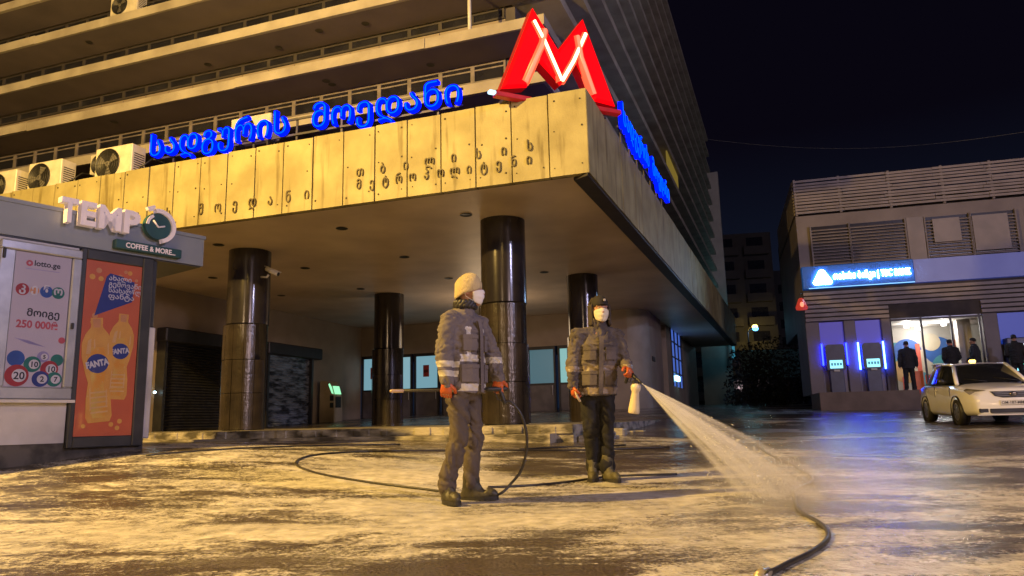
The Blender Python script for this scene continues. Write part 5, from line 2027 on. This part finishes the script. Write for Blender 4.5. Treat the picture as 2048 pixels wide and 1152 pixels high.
mb.build('roof_lamp', car)
mb = MB()
mb.tube([(1.0, .55, 1.0), (.80, .1, 1.09)], .008, M_CARBL, 5)
mb.build('wiper', car)
mb = MB()
mb.tube([(1.02, -.1, 1.0), (.84, -.5, 1.07)], .008, M_CARBL, 5)
mb.build('wiper', car)

# ================================================================== HOSES
def catmull(pts, n=10):
    pts = [Vector(p) for p in pts]
    out = []
    q = [pts[0] * 2 - pts[1]] + pts + [pts[-1] * 2 - pts[-2]]
    for i in range(1, len(q) - 2):
        p0, p1, p2, p3 = q[i - 1:i + 3]
        for k in range(n):
            t = k / n
            out.append(.5 * ((2 * p1) + (p2 - p0) * t + (2 * p0 - 5 * p1 + 4 * p2 - p3) * t * t + (3 * p1 - p0 - 3 * p2 + p3) * t ** 3))
    return out + [pts[-1]]


def hose(label, pts, r, m=None):
    """points with z None lie on the ground"""
    p = [Vector((x, y, gz(x, y) + r * .9 if z is None else z)) for x, y, z in pts]
    c = catmull(p, 12)
    c = [Vector((q.x, q.y, max(q.z, gz(q.x, q.y) + r * .9))) for q in c]
    mb = MB()
    mb.tube(c, r, m or M_HOSE, 8)
    o = mb.build('hose')
    return tag(o, label, 'hose', 'pressure hoses on the square')


M_HOSE = mat('black_hose_rubber', (.018, .016, .014), .38, (.03, .027, .022), 10)
g1 = L1 + Vector((.41, .01, .75))
def lp(a, b, c):
    return (L1.x + a, L1.y + b, L1.z + c)
h1 = hose('black hose arching from the cream beanie man\'s grip to a wide loop on the ground',
     [lp(.41, .01, .75), lp(.47, .02, .735), lp(.545, .03, .63), lp(.58, .05, .44), lp(.54, .08, .24), lp(.45, .08, .12), lp(.33, .05, .035), (-.42, 6.15, None), (-.75, 6.45, None),
      (-1.35, 6.85, None), (-1.95, 7.35, None), (-2.32, 7.95, None), (-2.33, 8.6, None), (-1.95, 9.1, None), (-1.2, 9.5, None), (-.3, 9.75, None), (.9, 9.9, None), (2.1, 10.3, None)], .011)
h2 = hose('thin black hose trailing past the boots of the man in the black cap',
     [(-.25, 6.65, None), (-.05, 6.72, None), (.2, 6.85, None), (.5, 7.1, None), (.72, 7.32, None), (1.0, 7.5, None), (1.6, 7.55, None)], .011)
h2 = hose('long black hose with pale coupling running past the spray towards the camera',
     [(.55, 2.2, None), (.80, 2.72, None), (.93, 2.98, None), (1.10, 3.22, None), (1.36, 3.55, None), (1.58, 3.92, None), (1.72, 4.35, None), (1.80, 4.85, None), (1.95, 5.35, None),
      (2.10, 5.75, None), (2.2, 6.05, None), (2.5, 6.5, None), (2.7, 6.95, None), (2.85, 7.6, None), (3.0, 8.3, None), (3.1, 9.2, None), (3.35, 10.4, None), (3.9, 12.0, None)], .0125)
mb = MB()
a, b = Vector((.905, 2.93, 0)), Vector((.985, 3.07, 0))
a.z, b.z = gz(a.x, a.y) + .02, gz(b.x, b.y) + .02
d = (b - a).normalized()
mb.tube([a, a + d * .03, a + d * .031, a + d * .09, a + d * .091, b], [.022, .022, .029, .029, .021, .019], mat('pale_coupling', (.50, .43, .32), .35, metal=.4), 12)
mb.tube([a + d * .03, a + d * .03 + Vector((.03, -.01, .03)), a + d * .07 + Vector((.04, -.02, .03))], .005, M_BLACK, 6)
mb.build('coupling', h2)
hose('thin dark hose along the foot of the entrance steps on the right', [(.05, 9.9, None), (.6, 10.25, None), (1.1, 10.35, None), (1.55, 10.6, None)], .012)
hose('grey cable lying along the edge of the kiosk shadow', [(-4.1, 8.35, None), (-3.5, 8.9, None), (-2.9, 9.5, None), (-2.3, 10.0, None), (-1.6, 10.4, None)], .010)

# ================================================================== SPRAY
NW = L2 + NOZ
TGT = Vector((2.0, 5.62, gz(2.0, 5.62)))


def spray_material(L, dens):
    m = D.materials.new('water_spray_volume')
    m.use_nodes = True
    n, l = m.node_tree.nodes, m.node_tree.links
    n.remove(n['Principled BSDF'])
    out = n['Material Output']
    pv = n.new('ShaderNodeVolumePrincipled')
    pv.inputs['Color'].default_value = (.92, .92, .95, 1)
    pv.inputs['Anisotropy'].default_value = 0.0
    l.new(pv.outputs[0], out.inputs['Volume'])
    t = n.new('ShaderNodeTexCoord')
    s = n.new('ShaderNodeSeparateXYZ')
    l.new(t.outputs['Object'], s.inputs[0])

    def M_(op, a, b=None, clamp=False):
        q = n.new('ShaderNodeMath')
        q.operation, q.use_clamp = op, clamp
        for i, v in enumerate((a, b)):
            if v is None:
                continue
            if isinstance(v, (int, float)):
                q.inputs[i].default_value = v
            else:
                l.new(v, q.inputs[i])
        return q.outputs[0]
    z = M_('MAXIMUM', s.outputs['Z'], .03)
    a = M_('DIVIDE', s.outputs['X'], z)
    b = M_('DIVIDE', s.outputs['Y'], z)
    cb = n.new('ShaderNodeCombineXYZ')
    l.new(a, cb.inputs[0])
    l.new(b, cb.inputs[1])
    nz = n.new('ShaderNodeTexNoise')
    nz.inputs['Scale'].default_value = 17.0
    nz.inputs['Detail'].default_value = 4
    l.new(cb.outputs[0], nz.inputs['Vector'])
    st = M_('POWER', M_('MULTIPLY', nz.outputs[0], 1.92), 9.0)
    n3 = n.new('ShaderNodeTexNoise')
    n3.inputs['Scale'].default_value = 3.2
    n3.inputs['Detail'].default_value = 4
    l.new(t.outputs['Object'], n3.inputs['Vector'])
    pu = M_('ADD', M_('MULTIPLY', n3.outputs[0], 1.3), .35)
    fall = M_('DIVIDE', dens * 30, M_('ADD', M_('POWER', z, 3.3), .02))
    # soft outer edge of the fan: u,v are normalised slopes
    e = M_('SQRT', M_('ADD', M_('POWER', M_('DIVIDE', a, SPX), 2.0), M_('POWER', M_('DIVIDE', b, SPY), 2.0)))
    edge = M_('SUBTRACT', 1.0, M_('MULTIPLY', e, e), True)
    l.new(M_('MULTIPLY', M_('MULTIPLY', M_('MULTIPLY', st, pu), edge), fall), pv.inputs['Density'])
    return m


SPX, SPY = .18, .16
ax = (TGT - NW)
LEN = ax.length
zax = ax.normalized()
# fan spreads mostly along the ground track (towards / away from the camera)
yax = zax.cross(Vector((1.0, -.25, 0)).normalized()).normalized()
xax = yax.cross(zax)
ms = spray_material(LEN, .34)
mb = MB()
vs, fs = [], []
NS = 36
for zz in (.0, LEN * 1.25):
    for i in range(NS):
        t_ = 2 * math.pi * i / NS
        vs.append((max(zz, .02) * SPX * math.cos(t_), max(zz, .02) * SPY * math.sin(t_), zz))
Mw = Matrix(((xax.x, yax.x, zax.x, NW.x), (xax.y, yax.y, zax.y, NW.y), (xax.z, yax.z, zax.z, NW.z), (0, 0, 0, 1)))
# cut the cone just above the ground
Mi = Mw.inverted()
gv = []
for i in range(NS):
    d = (Mw.to_3x3() @ Vector(vs[NS + i])).normalized()
    s_ = 0.0
    while s_ < 6 and (NW + d * s_).z > gz((NW + d * s_).x, (NW + d * s_).y) + .015:
        s_ += .03
    gv.append(Mi @ (NW + d * min(s_, 3.6)))
allv = vs[:NS] + gv
cen = Vector((0, 0, 0))
for q in gv:
    cen += q
cen /= NS
mb.add(allv + [cen], [tuple(range(NS - 1, -1, -1))] + [(i, (i + 1) % NS, NS + (i + 1) % NS, NS + i) for i in range(NS)] + [(NS + i, NS + (i + 1) % NS, 2 * NS) for i in range(NS)], ms, True)
sp = mb.build('water_spray')
sp.matrix_world = Mw
tag(sp, 'fan of water spray from the foam lance down to the wet asphalt', 'water spray', None, 'stuff')
# loose drops flying along the fan and splashing where it lands
M_DROP = mat('water_drop', (.75, .75, .75), .15, (.7, .7, .7), spec=.8)
mb = MB()
for i in range(1500):
    land = i % 3 == 0
    t_ = random.uniform(.25, 1.0) ** .6 * (LEN - .05)
    if land:
        t_ = LEN - abs(random.gauss(0, .10)) - .03
    a_, b_ = random.gauss(0, SPX * .42) * t_, random.gauss(0, SPY * .42) * t_
    p = Mw @ Vector((a_, b_, t_))
    if land:
        p += Vector((random.gauss(0, .18), random.gauss(0, .22), abs(random.gauss(0, .07))))
    if p.z < gz(p.x, p.y) + .01:
        p.z = gz(p.x, p.y) + .012
    d = ((p - NW).normalized() if not land else Vector((random.gauss(0, .5), random.gauss(0, .5), 1)).normalized())
    r = random.uniform(.0016, .0036)
    l_ = r * random.uniform(2, 7)
    a = d.orthogonal().normalized() * r
    b = d.cross(a).normalized() * r
    mb.add([Mw.inverted() @ q for q in (p - d * l_, p + a, p + b, p - a, p - b, p + d * l_)], [(0, 2, 1), (0, 3, 2), (0, 4, 3), (0, 1, 4), (5, 1, 2), (5, 2, 3), (5, 3, 4), (5, 4, 1)], M_DROP, True)
dr = mb.build('droplets', sp)
dr['kind'] = 'stuff'
# mist drifting over the wet ground where the spray lands
mm = D.materials.new('mist_volume')
mm.use_nodes = True
n, l = mm.node_tree.nodes, mm.node_tree.links
n.remove(n['Principled BSDF'])
pv = n.new('ShaderNodeVolumePrincipled')
pv.inputs['Color'].default_value = (.95, .93, .92, 1)
l.new(pv.outputs[0], n['Material Output'].inputs['Volume'])
t = n.new('ShaderNodeTexCoord')
vl = n.new('ShaderNodeVectorMath')
vl.operation = 'LENGTH'
l.new(t.outputs['Object'], vl.inputs[0])
nz = n.new('ShaderNodeTexNoise')
nz.inputs['Scale'].default_value = 2.4
nz.inputs['Detail'].default_value = 4
l.new(t.outputs['Object'], nz.inputs['Vector'])
mr = n.new('ShaderNodeMapRange')
mr.inputs['From Min'].default_value, mr.inputs['From Max'].default_value = 1.0, .1
mr.inputs['To Min'].default_value, mr.inputs['To Max'].default_value = 0, 1
l.new(vl.outputs['Value'], mr.inputs[0])
q1 = n.new('ShaderNodeMath')
q1.operation = 'MULTIPLY'
l.new(mr.outputs[0], q1.inputs[0])
l.new(nz.outputs[0], q1.inputs[1])
q2 = n.new('ShaderNodeMath')
q2.operation = 'MULTIPLY'
l.new(q1.outputs[0], q2.inputs[0])
q2.inputs[1].default_value = .8
l.new(q2.outputs[0], pv.inputs['Density'])
mb = MB()
mb.ball((0, 0, 0), 1, 1, 1, mm, 28, 14)
mo = mb.build('mist')
mo.location = (1.95, 5.1, .16)
mo.scale = (.85, 1.5, .40)
tag(mo, 'low mist drifting over the asphalt where the spray lands', 'mist', None, 'stuff')

# ================================================================== FAR STREET
# apartment block
ab = empty('apartment_block', (27.0, 92, 1.0), R(-10), 'dark apartment block with rows of balconies far down the street', 'building')
M_FARW = mat('far_block_wall', (.075, .07, .07), .8, (.05, .046, .048), .25, 6, .3, .7)
mb = MB()
mb.box(-9, 6.0, 0, 12, 0, 22.5, M_FARW)
mb.build('wall', ab)
for r in range(7):
    for c in range(4):
        mb = MB()
        x = -8.6 + c * 3.7
        mb.box(x, x + 3.0, -1.2, -.005, 1.5 + r * 3, 1.72 + r * 3, M_FARW)
        mb.box(x, x + 3.0, -1.2, -1.1, 1.721 + r * 3, 2.55 + r * 3, M_FARW)
        mb.build('balcony', ab)
        mb = MB()
        mb.box(x + .5, x + 2.5, -.03, -.002, 2.0 + r * 3, 3.9 + r * 3, M_GLASSDARK)
        mb.build('window', ab)
a2 = empty('apartment_block', (40.0, 125, 1.0), R(-6), 'faint farther apartment block right of the balconied one', 'building')
mb = MB()
mb.box(-9, 9, 0, 10, 0, 24, mat('hazy_block_wall', (.10, .11, .13), .9, (.07, .08, .10), .2))
mb.build('wall', a2)
for r in range(7):
    for c in range(5):
        mb = MB()
        mb.box(-8 + c * 3.4, -6.4 + c * 3.4, -.05, -.002, 2 + r * 3, 3.5 + r * 3, M_GLASSDARK)
        mb.build('window', a2)
# low teal wall behind the hedge
tw = empty('site_fence', (22.6, 52, 0), R(-4), 'long low teal sheet fence behind the dark hedge', 'fence')
mb = MB()
for i in range(14):
    mb.rbox(-6.5 + i * .95, -5.57 + i * .95, -.03, .03, 3.2, 5.15, mat('teal_sheet', (.15, .27, .30), .6, (.11, .2, .23), .7), .02)
mb.build('panels', tw)
mb = MB()
for i in range(8):
    mb.box(-6.5 + i * 1.9, -6.4 + i * 1.9, .031, .12, 1.0, 5.2, M_DARKFRAME)
mb.box(-6.5, 6.8, .121, .16, 5.0, 5.1, M_DARKFRAME)
mb.build('posts', tw)


def street_light(x, y, zb, h, col, strength, label, r=.28, power=0):
    t = empty('street_lamp', (x, y, zb), 0, label, 'street lamp', 'distant street lamps')
    mb = MB()
    mb.tube([(0, 0, 0), (0, 0, h - .3), (.2, -.15, h), (.6, -.4, h + .1)], [.09, .06, .05, .05], M_DARKFRAME, 8)
    mb.build('pole', t)
    mb = MB()
    mb.ball((.7, -.48, h + .04), r, r, r * .7, emi('lamp_face_%d' % int(x * 10), col, strength), 12, 8)
    mb.build('lamp_head', t)
    if power:
        lamp('distant_lamp_light', (x + .7, y - .6, zb + h - .5), power, col, .2)


street_light(28.2, 88, 1.2, 9.8, (1, .70, .15), 7, 'amber street lamp shining far down the street', .34, 200)
street_light(23.6, 84, 1.2, 9.6, (1, .80, .45), 3, 'pale warm street lamp right of the building end pier', .20)
street_light(25.0, 86, 1.2, 10.6, (1, .72, .35), 1.6, 'faint warm street lamp, highest of the distant row', .18)
street_light(25.6, 80, 1.2, 8.6, (.10, .45, 1.0), 5, 'blue glowing lamp between the warm street lamps', .32, 120)
street_light(20.55, 45, 1.2, 3.9, (1, .80, .25), 4, 'small yellow lamp above the teal fence', .075)
street_light(25.7, 49.5, 1.2, 4.6, (.75, .9, 1.0), 3, 'small white lamp at the bank side of the teal fence', .09, 120)
# cyan neon hanging at the far corner of the station building
P = bw(ut(46) + .75, 45.6, 0)
ns = empty('neon_sign', (P.x, P.y, 6.4), YU, 'narrow cyan neon sign at the far corner of the station building', 'sign')
mb = MB()
mb.rbox(-.12, .12, -.05, .05, 0.2, 1.75, emi('cyan_neon', (.12, .75, .95), 2.6), .03)
mb.rbox(-.10, .10, -.05, .05, -1.6, .1, emi('dim_cyan_neon', (.03, .20, .30), 1.0), .03)
mb.build('lit_face', ns)
mb = MB()
mb.box(-.5, -.121, -.03, .03, 1.2, 1.3, M_DARKFRAME)
mb.box(-.5, -.121, -.03, .03, .3, .4, M_DARKFRAME)
mb.build('bracket', ns)
lamp('neon_glow', (P.x + .8, P.y - 1.6, 6.8), 70, (.25, .75, .95), .3)

# overhead cable
mb = MB()
pts = [Vector((14, 60, 24.5)).lerp(Vector((40, 48, 20.0)), i / 20) - Vector((0, 0, 1.6 * math.sin(math.pi * i / 20))) for i in range(21)]
mb.tube(pts, .022, mat('cable_sheath', (.20, .20, .22), .6), 5)
tag(mb.build('overhead_cable'), 'thin cable strung across the night sky above the bank', 'cable')

# hedge and shrubs in front of the fence
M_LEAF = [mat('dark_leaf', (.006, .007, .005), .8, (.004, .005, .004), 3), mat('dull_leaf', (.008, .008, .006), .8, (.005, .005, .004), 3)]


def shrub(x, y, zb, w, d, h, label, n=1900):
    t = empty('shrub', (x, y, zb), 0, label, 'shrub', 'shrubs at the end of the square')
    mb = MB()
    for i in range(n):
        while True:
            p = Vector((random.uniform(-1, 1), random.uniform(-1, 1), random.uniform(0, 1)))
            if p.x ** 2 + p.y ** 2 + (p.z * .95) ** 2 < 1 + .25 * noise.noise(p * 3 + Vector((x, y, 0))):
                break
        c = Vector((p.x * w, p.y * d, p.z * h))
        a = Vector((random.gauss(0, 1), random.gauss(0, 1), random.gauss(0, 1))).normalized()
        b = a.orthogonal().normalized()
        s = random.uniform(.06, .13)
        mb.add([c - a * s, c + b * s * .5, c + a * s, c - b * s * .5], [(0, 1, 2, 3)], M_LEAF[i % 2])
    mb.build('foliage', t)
    mb = MB()
    for i in range(6):
        mb.tube([(random.uniform(-.3, .3) * w, random.uniform(-.3, .3) * d, -.1), (random.uniform(-.6, .6) * w, random.uniform(-.6, .6) * d, h * .7)], [.03, .01], M_DARKFRAME, 5)
    mb.build('stems', t)


for (x, y, w, d, h, lb) in ((11.0, 34.0, 1.4, 1.5, 2.9, 'dark shrub beside the far end of the station hall'), (13.2, 36.5, 1.9, 1.5, 3.4, 'tallest dark shrub under the end of the canopy'),
                            (16.3, 38, 1.9, 1.4, 2.5, 'dark shrub in the middle of the hedge row'), (18.6, 39, 1.6, 1.4, 2.2, 'low dark shrub in front of the teal fence'),
                            (20.6, 39.5, 1.6, 1.4, 2.3, 'dark shrub before the teal fence, second from the bank'), (22.0, 38, 1.2, 1.2, 2.4, 'dark shrub next to the bank corner')):
    shrub(x, y, gz(x, y) - .05, w, d, h, lb)
